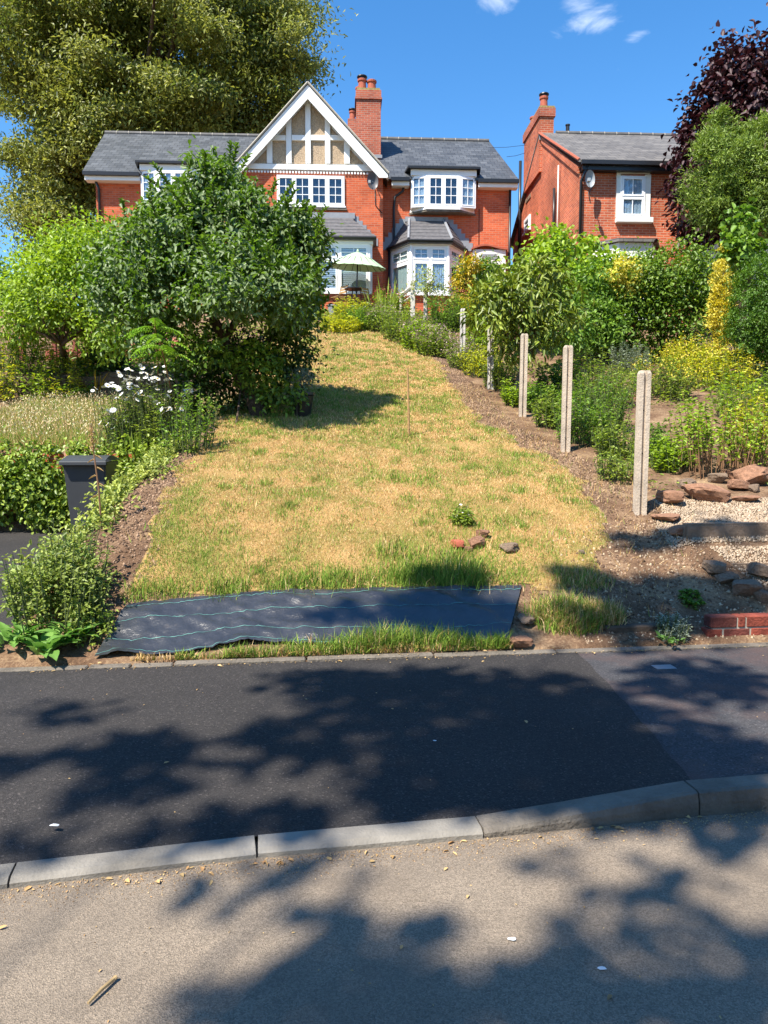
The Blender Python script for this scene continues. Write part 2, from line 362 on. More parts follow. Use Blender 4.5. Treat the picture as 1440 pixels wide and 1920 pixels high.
M['stem'] = mat_plain('green_stem', (.10, .13, .04), .8, var=.2)
M['stem_brown'] = mat_plain('dry_stem', (.26, .14, .07), .9, var=.2)
M['grass'] = mat_vcol('grass_blades')
M['sandstone'] = mat_plain('red_sandstone', (.40, .21, .125), .95, var=.25, scale=5, bump=.7, bscale=25)
M['stone_grey'] = mat_plain('brown_grey_stone', (.29, .205, .14), .95, var=.25, scale=6, bump=.7, bscale=25)
M['gravel'] = mat_vcol('gravel_stones', .9, 0.0, .2)
M['bin'] = mat_plain('dark_grey_plastic', (.055, .058, .064), .42, var=.06)
M['membrane'] = None
M['mint'] = mat_plain('mint_thread', (.13, .33, .285), .6, var=.1, scale=20)
M['wood_dark'] = mat_plain('old_timber', (.15, .10, .065), .95, var=.3, scale=7, bump=.6, bscale=30)
M['cane'] = mat_plain('bamboo_cane', (.45, .27, .11), .7, var=.2, scale=12)
M['redwood'] = mat_plain('red_stained_wood', (.30, .085, .06), .8, var=.15)
M['red_roof'] = mat_plain('red_clay', (.40, .12, .075), .85, var=.2, scale=5)
M['single_brick'] = mat_plain('wall_brick', (.30, .066, .038), .85, var=.3, scale=9, bump=.5, bscale=50)
M['single_brick_dark'] = mat_plain('dark_wall_brick', (.19, .05, .036), .85, var=.35, scale=9, bump=.5, bscale=50)
M['parasol'] = mat_plain('parasol_cloth', (.40, .55, .34), .85, var=.04)
M['paper'] = mat_plain('white_scrap', (.75, .76, .76), .8, var=.05)
M['twig'] = mat_plain('pale_twig', (.42, .30, .15), .9, var=.25, scale=20)
M['litter'] = mat_leaf('leaf_litter', (.32, .17, .07), (.52, .36, .16), .1, .8)
M['petal'] = mat_plain('white_petal', (.82, .82, .80), .6, var=.03)
M['yolk'] = mat_plain('yellow_flower_centre', (.62, .40, .03), .8)

# ------------------------------------------------------------------ ground, road, pavement, kerbs
def grid_sheet(xs, ys, zf, keep=None):
    X, Y = np.meshgrid(xs, ys); Z = zf(X, Y); nx, ny = len(xs), len(ys)
    V = np.stack([X, Y, Z], -1).reshape(-1, 3)
    i = np.arange(nx - 1)[None, :] + nx * np.arange(ny - 1)[:, None]
    F = np.stack([i, i + 1, i + nx + 1, i + nx], -1).reshape(-1, 4)
    if keep is not None:
        cx = (X[:-1, :-1] + X[1:, 1:]) / 2; cy = (Y[:-1, :-1] + Y[1:, 1:]) / 2
        F = F[keep(cx, cy).ravel()]
        us, inv = np.unique(F, return_inverse=True); V = V[us]; F = inv.reshape(F.shape)
    return V, F
xs = np.concatenate([[-900, -300, -120, -60, -35, -22, -15, -11], np.arange(-8, -4.5, .4), np.arange(-4.4, 5.6, .1), np.arange(5.7, 10, .4), [11, 13, 16, 22, 35, 60, 120, 300, 900]])
ys = np.concatenate([[-900, -200, -60, -20, -8, 0, 3.5], np.arange(4.0, 9.5, .06), np.arange(9.5, 22, .12), np.arange(22, 30, .5), [32, 38, 50, 80, 150, 400, 1500]])
V, F = grid_sheet(xs, ys, gz)
tag(link('ground', np_mesh('ground', V, F, smooth=True), M['soil']), 'bare brown soil of the sloping gardens', kind='structure')

KJ = [(15, 1667, .030), (482, 1610, .030), (908, 1573, .034), (1312, 1531, .105), (1440, 1521, .112)]
KP = [at_z(a, b, 0.0) for a, b, h in KJ]; KH = [h for a, b, h in KJ]
d0 = (KP[0] - KP[1]).normalized(); d1 = Vector((1, .15, 0)).normalized()
for k in range(5): KP.insert(0, KP[0] + d0 * .915); KH.insert(0, .03)
KP.pop(); KH.pop()
for k in range(7): KP.append(KP[-1] + d1 * .915); KH.append(.115)
kx = np.array([p.x for p in KP]); ky = np.array([p.y for p in KP]); kh = np.array(KH)
def kerb_y(x): return np.interp(x, kx, ky)
def kerb_h(x): return np.interp(x, kx, kh)
V, F = grid_sheet(np.linspace(-60, 60, 41), np.array([-3.9, -2, 0, 2, 4.6]), lambda X, Y: X * 0)
tag(link('road', np_mesh('road', V, F), M['road']), 'worn sandy grey road surface', kind='structure')

kerb = empty('kerb', (0, 0, 0), label='concrete kerb rising from a dropped crossing', cat=None); kerb['kind'] = 'structure'
for i in range(len(KP) - 1):
    a, b = KP[i], KP[i + 1]; d = (b - a).normalized(); nn = Vector((-d.y, d.x, 0)); a2 = a + d * .004; b2 = b - d * .004
    mb = MB(); prof = lambda h: [(0, -.1), (.004, h * .55), (.014, h - .008), (.03, h), (.125, h), (.125, -.1)]
    nseg = 5; rows = []
    for s in range(nseg + 1):
        t = s / nseg; p = a2.lerp(b2, t); h = KH[i] * (1 - t) + KH[i + 1] * t
        rows.append([p + nn * q + Vector((0, 0, z + RND.uniform(-.0012, .0012))) for q, z in prof(h)])
    base = 0
    for r_ in rows: mb.v += [tuple(p) for p in r_]
    n_ = 6
    for s in range(nseg):
        for j in range(n_ - 1): mb.f.append((s*n_ + j, (s+1)*n_ + j, (s+1)*n_ + j + 1, s*n_ + j + 1))
    mb.f.append(tuple(range(n_ - 1, -1, -1))); mb.f.append(tuple(nseg * n_ + j for j in range(n_)))
    new = b.x < KP[8].x - .3
    mb.build('kerbstone', M['concrete_new'] if i < 7 else M['concrete_old'], kerb)
NB = [at_z(1293, 1462, .1), at_z(1093, 1236, .1)]
def pave(xa, xb, nx, nt, dz):
    T = np.linspace(0, 1, nt); V = []
    for t in T:
        x0, x1 = xa(t), xb(t)
        for s in np.linspace(0, 1, nx):
            x = x0 + (x1 - x0) * s; y0 = kerb_y(x) + .122 + .02 * 0; y1 = y_edge(x) - .06
            y = y0 + (y1 - y0) * t; z = (kerb_h(x) - .004) * (1 - t) ** 1.5 + .105 * (1 - (1 - t) ** 1.5)
            V.append((x, y, z + dz))
    F = [(j*nx + i, j*nx + i + 1, (j+1)*nx + i + 1, (j+1)*nx + i) for j in range(nt - 1) for i in range(nx - 1)]
    return np.array(V), np.array(F)
xb = lambda t: NB[0].x + (NB[1].x - NB[0].x) * t + .006 * math.sin(t * 31) + .02 * math.sin(t * 3.1)
V, F = pave(lambda t: -7.0, xb, 80, 24, 0.002)
tag(link('pavement', np_mesh('pavement', V, F, smooth=True), M['new_tarmac']), 'freshly laid black tarmac pavement', kind='structure')
V, F = pave(xb, lambda t: 9.0, 60, 24, -.004)
tag(link('pavement', np_mesh('pavement', V, F, smooth=True), M['old_tarmac']), 'old grey tarmac pavement beside the new black one', kind='structure')

edging = empty('kerb', (0, 0, 0), label='low weathered concrete edging along the back of the pavement'); edging['kind'] = 'structure'
x = -6.5; k = 0
while x < 7.5:
    w = .9 if not -2.6 < x < -1.6 else .28; mb = MB(); x1 = x + w - .012
    ra = Vector((x1 - x, .12 * (x1 - x), 0)); ln = ra.length; r_ = ra.normalized(); n_ = Vector((r_.y, -r_.x, 0))
    top = .122 + RND.uniform(-.006, .008)
    mb.obox(Vector((x, float(y_edge(x)) - .01, 0)), r_, n_, 0, ln, -.05, top, -.02, .055)
    mb.build('edging_stone', M['concrete_old'], edging, bevel=.008); x += w; k += 1

# drive of the house next door, dark tarmac
V, F = grid_sheet(np.linspace(-12, -2.85, 40), np.linspace(5.15, 10.9, 40), lambda X, Y: np.interp(Y, LY, LZ) + .012, keep=lambda cx, cy: cy > y_edge(cx) + .75)
tag(link('driveway', np_mesh('driveway', V, F), M['new_tarmac']), 'black tarmac drive below the ivy wall', kind='structure')
V, F = grid_sheet(np.linspace(-12, -2.75, 40), np.linspace(4.2, 6.2, 24), lambda X, Y: np.maximum(np.interp(Y, LY, LZ), .14) + .006, keep=lambda cx, cy: (cy < y_edge(cx) + .75) & (cy > y_edge(cx)))
tag(link('crossing_slab', np_mesh('crossing_slab', V, F), M['concrete_old']), 'pale concrete strip at the mouth of the drive', kind='structure')

# ------------------------------------------------------------------ lawn
def x_left(y): return np.interp(y, [5.3, 6, 7, 8.5, 9.5, 10.5, 12, 21.5], [-1.98, -2.0, -2.12, -2.3, -2.28, -2.4, -2.9, -3.3])
def x_right(y): return np.interp(y, [5.3, 5.95, 6.3, 6.9, 8.3, 9.6, 11.2, 14, 18, 21], [1.15, 1.3, 1.8, 2.1, 2.15, 1.95, 1.6, 1.42, 1.22, 1.1])
def in_lawn(x, y, m=0.0):
    w = (fnoise(x * 3 + 5, y * 3, 3) - .5) * .5
    lo = np.where(x < 1.2, 5.95 + .12 * x, 5.75)
    return (x > x_left(y) + m + w * .5) & (x < x_right(y) - m + w) & (y > lo + m) & (y < 21.7 + w)
V, F = grid_sheet(np.arange(-3.6, 2.7, .07), np.arange(5.4, 22, .07), lambda X, Y: gz(X, Y) + .006, keep=lambda a, b: in_lawn(a, b))
m, nt, b, n = material('dry_turf'); Lk = nt.links
tc = n('ShaderNodeTexCoord'); a = n('ShaderNodeTexNoise', Scale=1.6, Detail=8.0, Roughness=.7); Lk.new(tc.outputs['Object'], a.inputs['Vector'])
r = _ramp(n, [(.35, (.17, .16, .04)), (.55, (.34, .215, .085)), (.75, (.45, .29, .125))]); Lk.new(a.outputs['Fac'], r.inputs[0]); Lk.new(r.outputs[0], b.inputs['Base Color'])
b.inputs['Roughness'].default_value = .95; b.inputs['Specular IOR Level'].default_value = .1
c = n('ShaderNodeTexNoise', Scale=60.0, Detail=4.0); Lk.new(tc.outputs['Object'], c.inputs['Vector']); bp = n('ShaderNodeBump', Strength=.8, Distance=.02); Lk.new(c.outputs['Fac'], bp.inputs['Height']); Lk.new(bp.outputs[0], b.inputs['Normal'])
tag(link('lawn', np_mesh('lawn', V, F, smooth=True), m), 'sun scorched turf of the lawn', kind='structure')

STRAW = np.array([[.66, .45, .19], [.55, .345, .125], [.74, .55, .29], [.40, .235, .085]])
GREEN = np.array([[.16, .28, .035], [.22, .33, .045], [.29, .37, .06], [.13, .23, .03]])
def blades(rng, P, H, Wd, lean, green, seg=1, pal=None):
    """grass blades rooted at P; green = share of green colour per blade"""
    n = len(P); th = rng.uniform(0, 2 * np.pi, n); dx, dy = np.cos(th), np.sin(th)
    la = rng.uniform(0, 1, n) ** .7 * lean; ph = rng.uniform(0, 2 * np.pi, n)
    lx, ly = np.cos(ph) * la * H, np.sin(ph) * la * H
    hz = H * np.sqrt(np.clip(1 - np.clip(la, 0, .97) ** 2, .02, 1))
    g = rng.random(n) < green
    col = np.where(g[:, None], GREEN[rng.integers(0, 4, n)], STRAW[rng.integers(0, 4, n)]) * rng.uniform(.75, 1.25, (n, 1))
    s = np.stack([dx * Wd, dy * Wd, 0 * dx], 1) * .5
    tip = P + np.stack([lx, ly, hz], 1)
    if seg == 1:
        V = np.stack([P - s, P + s, tip], 1).reshape(-1, 3); i = np.arange(n)[:, None] * 3
        return V, np.concatenate([i, i + 1, i + 2], 1), np.repeat(col, 3, 0)
    mid = P + np.stack([lx * .3, ly * .3, hz * .62], 1)
    V = np.stack([P - s, P + s, mid - s * .75, mid + s * .75, tip], 1).reshape(-1, 3); i = np.arange(n)[:, None] * 5
    F = np.concatenate([i, i + 1, i + 3, i, i + 3, i + 2, i + 2, i + 3, i + 4], 1).reshape(-1, 3)
    return V, F, np.repeat(col, 5, 0)
def merge(parts):
    Vs, Fs, Cs, o = [], [], [], 0
    for V, F, C in parts: Vs.append(V); Fs.append(F + o); Cs.append(C); o += len(V)
    return np.concatenate(Vs), np.concatenate(Fs), np.concatenate(Cs)
def ground_pts(X, Y, dz=0): return np.stack([X, Y, gz(X, Y) + dz], 1)
def lawn_green(X, Y):  # share of green blades over the lawn: noise plus set patches
    g = fnoise(X * 1.1 + 3, Y * 1.1 + 8, 4)
    gr = np.clip((g - .48) * 1.7, 0, .4) + np.clip((fnoise(X * 7.3 + 9, Y * 5.1, 4) - .5) * 2.2, -.2, .5) + .22
    gr = gr + .55 * np.exp(-((Y - .12 * X - 5.95) / .45) ** 2) * (X < 1.2) * (.5 + fnoise(X * 2, Y * 2))
    gr = gr + .45 * sst(1.5, 2.0, X) * sst(9, 6.5, Y) * fnoise(X * 3, Y * 3) + .25 * np.exp(-((X + 1.9) / .5) ** 2) * sst(9, 7, Y)
    gr = gr + .30 * np.exp(-(((X + .9) / 1.6) ** 2 + ((Y - 12.8) / 2.0) ** 2)) - .25 * np.exp(-(((X - 1.35) / .5) ** 2 + ((Y - 6.2) / .35) ** 2))
    return np.clip(gr, .03, .95)
rg = np.random.default_rng(21)
parts = []
for (y0, y1, dens, h, w) in ((5.6, 7.5, 17000, .019, .0048), (7.5, 10, 10500, .020, .0065), (10, 14, 5200, .023, .010), (14, 18, 3000, .026, .015), (18, 22, 2000, .03, .020)):
    n_ = int((y1 - y0) * 5.6 * dens); X = rg.uniform(-3.4, 2.4, n_); Y = rg.uniform(y0, y1, n_)
    k = in_lawn(X, Y) & (rg.random(n_) < .35 + 1.1 * fnoise(X * 6, Y * 6, 2)); X, Y = X[k], Y[k]
    bare = np.exp(-(((X - .95) / 1.0) ** 2 + ((Y - 9.75 - .1 * X) / .28) ** 2)) + .8 * np.exp(-(((X + 1.75) / .3) ** 2 + ((Y - 8.2) / .5) ** 2)); kb = rg.random(len(X)) > bare * .85; X, Y = X[kb], Y[kb]
    gr = lawn_green(X, Y); g2 = gr * rg.uniform(.5, 1.2, len(X))
    parts.append(blades(rg, ground_pts(X, Y, .004), h * rg.uniform(.5, 1.5, len(X)) * (1 + .8 * gr), w * rg.uniform(.7, 1.3, len(X)), np.where(rg.random(len(X)) < .6, .99, .85), g2))
# lusher tufts dotted over the lawn
tx = rg.uniform(-2, 2, 260); ty = rg.uniform(5.9, 20, 260); tk = in_lawn(tx, ty, .05)
tx, ty = np.concatenate([tx[tk], rg.normal(.62, .16, 9), rg.normal(.95, .2, 7)]), np.concatenate([ty[tk], rg.normal(6.35, .12, 9), rg.normal(7.2, .3, 7)])
for a_, b_ in zip(tx, ty):
    n_ = int(rg.uniform(30, 110)); rr = rg.uniform(.04, .13)
    X = rg.normal(a_, rr, n_); Y = rg.normal(b_, rr * .8, n_)
    parts.append(blades(rg, ground_pts(X, Y), rg.uniform(.04, .10, n_), np.full(n_, .0045 + .0006 * b_), np.full(n_, .8), np.full(n_, .8)))
V, F, C = merge(parts)
tag(link('grass', np_mesh('grass', V, F, C), M['grass']), 'short scorched straw coloured grass with green patches on the lawn', 'grass', kind='stuff')

# long fresh grass above and below the weed membrane, and the tuft beside it
def px_line(pts, t):
    p = np.array(pts, float); s = np.linspace(0, 1, len(p)); return np.interp(t, s, p[:, 0]), np.interp(t, s, p[:, 1])
parts = []
def strip(pts, n, h0, h1, jit, green, w=.006, lean=.75, dens=None):
    t = rg.random(n); a, b = px_line(pts, t)
    Gx, Gy = [], []
    tt = np.linspace(0, 1, 60); aa, bb = px_line(pts, tt); W_ = np.array([tuple(on_ground(p, q)) for p, q in zip(aa, bb)])
    X = np.interp(t, tt, W_[:, 0]) + rg.normal(0, jit * .6, n); Y = np.interp(t, tt, W_[:, 1]) + rg.normal(0, jit, n)
    Y = np.maximum(Y, y_edge(X) + .015)
    dn = np.clip(-.25 + 2.0 * fnoise(X * 4 + 11, Y * 2, 2), .05, 1); k = rg.random(n) < dn; X, Y = X[k], Y[k]
    hh = rg.uniform(h0, h1, len(X)) * (.45 + 1.0 * fnoise(X * 3.1, Y * 2 + 4, 2))
    parts.append(blades(rg, ground_pts(X, Y), hh, np.full(len(X), w) * rg.uniform(.6, 1.3, len(X)), np.full(len(X), lean), np.full(len(X), green), seg=2))
strip([(235, 1120), (420, 1108), (560, 1102)], 3000, .04, .13, .06, .85, lean=.95)
strip([(560, 1100), (640, 1096), (700, 1092)], 1500, .05, .15, .06, .85, lean=.95)
strip([(700, 1092), (800, 1086), (905, 1096)], 4200, .08, .25, .06, .95, lean=.95)
strip([(700, 1050), (780, 1040), (860, 1060)], 1200, .05, .16, .09, .8)
strip([(330, 1243), (480, 1232), (600, 1222)], 2600, .04, .12, .03, .8, lean=.95)
strip([(600, 1226), (760, 1214), (950, 1216)], 5200, .05, .2, .035, .9, lean=.95)
strip([(250, 1246), (600, 1238), (960, 1228)], 1500, .03, .08, .03, .15)
tag_me = merge(parts); V, F, C = tag_me
tag(link('grass', np_mesh('long_grass', V, F, C), M['grass']), 'long fresh green grass along both edges of the black sheet', 'grass', kind='stuff')
# unmown hay in the garden next door
n_ = 52000; X = rg.uniform(-7.5, -2.75, n_); Y = rg.uniform(11.3, 16.3, n_)
parts = [blades(rg, ground_pts(X, Y), rg.uniform(.08, .24, n_), np.full(n_, .009), np.full(n_, .75), .42 + .3 * fnoise(X, Y))]
k = rg.random(n_) < .14; m_ = int(k.sum()); Pt = ground_pts(X[k], Y[k]) + np.stack([rg.normal(0, .03, m_), rg.normal(0, .03, m_), rg.uniform(.14, .26, m_)], 1)
Vb, Fb, Cb = blades(rg, Pt, rg.uniform(.025, .045, m_), np.full(m_, .016), np.full(m_, .9), np.zeros(m_)); Cb = np.clip(Cb * 1.1 + .16, 0, .8)
parts.append((Vb, Fb, Cb)); V, F, C = merge(parts)
tag(link('hay_grass', np_mesh('hay_grass', V, F, C), M['grass']), 'tall seeding hay grass in the garden above the ivy wall', 'grass', kind='stuff')

# loose straw and clods on the bare soil beside the lawn
def clods(n, xf, yf, s0, s1, pal):
    X, Y = xf, yf; s = rg.uniform(s0, s1, n) * rg.uniform(.5, 1, n)
    o = np.array([[1, 0, 0], [-.5, .87, 0], [-.5, -.87, 0], [0, 0, .9], [0, 0, -.9]]); q = rg.uniform(.6, 1.4, (n, 5, 3)) * o[None] ; a = rg.uniform(0, 6.28, n)
    R = np.stack([np.stack([np.cos(a), -np.sin(a), 0*a], 1), np.stack([np.sin(a), np.cos(a), 0*a], 1), np.stack([0*a, 0*a, 1+0*a], 1)], 1)
    q = np.einsum('nij,nkj->nki', R, q) * s[:, None, None]
    V = (q + ground_pts(X, Y)[:, None, :] + np.array([0, 0, 0.0])).reshape(-1, 3); i = np.arange(n)[:, None] * 5
    F = np.concatenate([i, i+1, i+3, i+1, i+2, i+3, i+2, i, i+3, i+1, i, i+4, i+2, i+1, i+4, i, i+2, i+4], 1).reshape(-1, 3)
    C = np.repeat(pal[rg.integers(0, len(pal), n)] * rg.uniform(.7, 1.3, (n, 1)), 5, 0)
    return V, F, C
SOILP = np.array([[.13, .08, .05], [.20, .13, .085], [.09, .055, .035], [.30, .20, .13]])
n_ = 9000; Y = rg.uniform(5.6, 19, n_) ** 1.0; X = x_right(Y) + rg.uniform(-.25, 1.0, n_) * np.interp(Y, [5.6, 8, 19], [1.1, .5, .35])
pa = [clods(n_, X, Y, .006, .026, SOILP)]
n2 = 4200; Y = rg.uniform(5.5, 9.2, n2); X = x_left(Y) + rg.uniform(-.55, .15, n2); pa.append(clods(n2, X, Y, .006, .026, SOILP))
n2 = 2600; X = rg.uniform(1.5, 3.2, n2); Y = y_edge(X) + rg.uniform(.05, 1.6, n2); pa.append(clods(n2, X, Y, .005, .022, np.array([[.3, .22, .15], [.13, .08, .05], [.42, .33, .22]])))
V, F, C = merge(pa)
tag(link('soil_clods', np_mesh('soil_clods', V, F, C), M['gravel']), 'loose crumbs and clods of dry soil along the borders', 'soil', kind='stuff')
n_ = 5200; Y = rg.uniform(5.7, 15, n_); X = x_right(Y) + rg.normal(.1, .45, n_)
Vb, Fb, Cb = blades(rg, ground_pts(X, Y, .008), rg.uniform(.02, .09, n_), np.full(n_, .005), np.full(n_, .99), np.full(n_, .12))
tag(link('straw', np_mesh('straw', Vb, Fb, Cb), M['grass']), 'dry straw scattered over the bare soil strip by the posts', 'straw', kind='stuff')

# ------------------------------------------------------------------ weed membrane
m, nt, b, n = material('woven_black_sheet'); Lk = nt.links
tc = n('ShaderNodeTexCoord'); no = n('ShaderNodeTexNoise', Scale=5.0, Detail=7.0, Roughness=.65); Lk.new(tc.outputs['Object'], no.inputs['Vector'])
r = _ramp(n, [(.35, (.022, .023, .026)), (.6, (.038, .039, .042)), (.8, (.13, .11, .09))]); Lk.new(no.outputs['Fac'], r.inputs[0]); Lk.new(r.outputs[0], b.inputs['Base Color'])
b.inputs['Roughness'].default_value = .30; b.inputs['Specular IOR Level'].default_value = 1.0
n2_ = n('ShaderNodeTexNoise', Scale=30.0, Detail=5.0, Roughness=.6, Distortion=.2); Lk.new(tc.outputs['Object'], n2_.inputs['Vector'])
w1 = n('ShaderNodeTexWave', Scale=55.0); Lk.new(tc.outputs['Object'], w1.inputs['Vector'])
ad = n('ShaderNodeMath', operation='MULTIPLY_ADD'); Lk.new(w1.outputs['Fac'], ad.inputs[0]); ad.inputs[1].default_value = .12; Lk.new(n2_.outputs['Fac'], ad.inputs[2])
bp = n('ShaderNodeBump', Strength=.4, Distance=.015); Lk.new(ad.outputs[0], bp.inputs['Height']); Lk.new(bp.outputs[0], b.inputs['Normal'])
M['membrane'] = m
TOPE = [(238, 1140), (340, 1128), (460, 1118), (640, 1110), (850, 1105), (978, 1103)]
BOTE = [(176, 1238), (330, 1230), (490, 1212), (640, 1214), (800, 1208), (952, 1204)]
NS, NT = 120, 26; ss = np.linspace(0, 1, NS)
def edge_pts(E):
    a, b = px_line(E, ss); return np.array([tuple(on_ground(p, q)) for p, q in zip(a, b)])
ET, EB = edge_pts(TOPE), edge_pts(BOTE)
def mem(s, t):
    i = np.interp
    x = i(s, ss, EB[:, 0]) * (1 - t) + i(s, ss, ET[:, 0]) * t; y = i(s, ss, EB[:, 1]) * (1 - t) + i(s, ss, ET[:, 1]) * t
    wr = .035 * fnoise(x * 2.6 + y * 1.2, y * 6 + 3, 2) + .03 * np.abs(fnoise(x * 5 + 4 + y * 9, y * 7 - x * 3, 3) - .5) * 2 + .012 * fnoise(x * 14, y * 14, 2)
    edge = 1 - np.minimum(1, np.minimum(t, 1 - t) * 9); z = gz(x, y) + .006 + wr * (1 - .3 * edge)
    z = z + .05 * np.exp(-((t - .0) / .12) ** 2) * np.maximum(0, np.sin(s * 23)) * (s < .45) * .5
    return np.stack([x, y, z], -1)
S, T = np.meshgrid(ss, np.linspace(0, 1, NT)); V = mem(S.ravel(), T.ravel())
F = np.array([(j*NS + i, j*NS + i + 1, (j+1)*NS + i + 1, (j+1)*NS + i) for j in range(NT - 1) for i in range(NS - 1)])
o0 = on_ground(560, 1170)
memb = empty('weed_membrane', o0, label='creased black woven weed sheet pegged across the foot of the lawn', cat='ground sheet')
link('sheet', np_mesh('sheet', V - np.array(o0), F, smooth=True), M['membrane'], memb)
for t0, t1 in ((.035, .02), (.30, .22), (.62, .60), (.9, .91)):
    t = t0 + (t1 - t0) * ss + .02 * np.sin(ss * 17 + t0 * 9); t = np.clip(t, .01, .985)
    A = mem(ss, np.clip(t, 0, 1)) + [0, 0, .004]; B = mem(ss, np.clip(t + .0055, 0, 1)) + [0, 0, .004]
    V = np.concatenate([A, B]) - np.array(o0); F = np.array([(i, i + 1, NS + i + 1, NS + i) for i in range(NS - 1)])
    link('marker_thread', np_mesh('marker_thread', V, F), M['mint'], memb)

# grit and dust gathered in the gutter
n_ = 5000; X = rg.uniform(-2.4, 3.4, n_); Y = kerb_y(X) - np.abs(rg.normal(0, .07, n_)) - .004
V, F, C = clods(n_, X, Y, .0015, .005, np.array([[.40, .26, .14], [.30, .2, .12], [.46, .34, .2], [.2, .14, .09]])); V[:, 2] -= np.repeat(gz(X, Y), 5); V[:, 2] += .001
tag(link('gutter_grit', np_mesh('gutter_grit', V, F, C), M['gravel']), 'sandy grit gathered against the kerb', 'grit', kind='stuff')

# ------------------------------------------------------------------ houses
class House:
    def __init__(s, name, loc, rz, label):
        s.o = empty(name, loc, rz, label, 'house'); s.loc = Vector(loc); s.R = Matrix.Rotation(-rz, 3, 'Z')
    def p(s, px, py, v):
        """local (u, z) of a pixel on the plane v metres behind the front"""
        c = s.R @ (Vector((0, 0, CAM_H)) - s.loc); r = s.R @ ray(px, py); q = c + r * ((v - c.y) / r.y); return q.x, q.z
    def u(s, px, py, v): return s.p(px, py, v)[0]
    def z(s, px, py, v): return s.p(px, py, v)[1]
    def part(s, name, mb, mat, parent=None, **k): return mb.build(name, mat, parent or s.o, org=(0, 0, 0), **k)
ZUP = Vector((0, 0, 1))
def window(H, o, r, w, h, ncol=1, grid=(2, 3), transom=None, tgrid=None, back='interior', fw=.055, sash=.05, name='window', sill=True, sashmat='upvc', open_col=None):
    """framed window in the upright plane at o (bottom left), running along r; each light a sash with its panes"""
    r = Vector((r[0], r[1], 0)).normalized(); nn = Vector((r.y, -r.x, 0)); o = Vector(o)
    mb = MB()
    mb.obox(o, r, nn, 0, w, 0, fw, 0, .07); mb.obox(o, r, nn, 0, w, h - fw, h, 0, .07)
    mb.obox(o, r, nn, 0, fw, fw, h - fw, 0, .068); mb.obox(o, r, nn, w - fw, w, fw, h - fw, 0, .068)
    cw = (w - fw) / ncol - fw
    for i in range(1, ncol): mb.obox(o, r, nn, i * (cw + fw), i * (cw + fw) + fw, fw, h - fw, 0, .066)
    rows = [(fw, h - fw, grid)]
    if transom:
        zt = h * transom
        for i in range(ncol): mb.obox(o, r, nn, fw + i * (cw + fw), fw + i * (cw + fw) + cw, zt, zt + fw, 0, .064)
        rows = [(fw, zt, grid), (zt + fw, h - fw, tgrid or grid)]
    win = H.part(name, mb, M[sashmat])
    if back == 'interior':
        q = MB(); q.obox(o, r, nn, fw, w - fw, fw, h - fw, .002, .006); H.part('dark_room_board', q, M['interior'], win)  # thin board on the solid wall, coloured dark for the unlit room
    for (z0, z1, g) in rows:
        for i in range(ncol):
            a0 = fw + i * (cw + fw); a1 = a0 + cw; s = sash
            mb = MB(); e = .004
            mb.obox(o, r, nn, a0 + e, a1 - e, z0 + e, z0 + s, .01, .08); mb.obox(o, r, nn, a0 + e, a1 - e, z1 - s, z1 - e, .01, .08)
            mb.obox(o, r, nn, a0 + e, a0 + s, z0 + s, z1 - s, .01, .079); mb.obox(o, r, nn, a1 - s, a1 - e, z0 + s, z1 - s, .01, .079)
            bw = .022; gx, gy = g; W_, Hh = a1 - a0 - 2 * s, z1 - z0 - 2 * s
            for k in range(1, gx): c_ = a0 + s + W_ * k / gx; mb.obox(o, r, nn, c_ - bw / 2, c_ + bw / 2, z0 + s, z1 - s, .035, .066)
            for k in range(1, gy): c_ = z0 + s + Hh * k / gy; mb.obox(o, r, nn, a0 + s, a1 - s, c_ - bw / 2, c_ + bw / 2, .036, .065)
            H.part('sash', mb, M[sashmat], win)
            for kx_ in range(gx):
                for ky_ in range(gy):
                    q = MB(); q.obox(o, r, nn, a0 + s + W_ * kx_ / gx + .002, a0 + s + W_ * (kx_ + 1) / gx - .002, z0 + s + Hh * ky_ / gy + .002, z0 + s + Hh * (ky_ + 1) / gy - .002, .046, .050)
                    H.part('pane', q, M['glass'], win)
            if back in ('curtain', 'curtain_green', 'shutter'):
                q = MB(); c0, c1 = a0 + s * .4, a1 - s * .4
                if back == 'shutter':
                    nl = max(3, int((z1 - z0) / .075))
                    for k in range(nl):
                        zz = z0 + s + Hh * k / nl; q.obox(o, r, nn, c0, c1, zz, zz + Hh / nl * .72, .006 + .004, .026)
                else:
                    nsg = 18; b0 = len(q.v)
                    for j in range(nsg + 1):
                        t = j / nsg; dpt = .02 + .012 * math.sin(j * 2.1 + z0 * 3)
                        pp = o + r * (c0 + (c1 - c0) * t) + nn * dpt
                        q.v += [tuple(pp + ZUP * (z0 + .01)), tuple(pp + ZUP * (z1 - .01))]
                    q.f += [(2*j, 2*j + 2, 2*j + 3, 2*j + 1) for j in range(nsg)]
                H.part('shutter' if back == 'shutter' else 'curtain', q, M['white'] if back == 'shutter' else M[back], win)
    if sill:
        q = MB(); q.obox(o, r, nn, -.04, w + .04, -.055, -.002, 0, .12); H.part('sill', q, M[sashmat], win)
    return win
def pipe(H, pts, rad=.045, name='drainpipe', mat='black', parent=None):
    mb = MB(); mb.tube(pts, rad, 8); return H.part(name, mb, M[mat], parent, smooth=True)
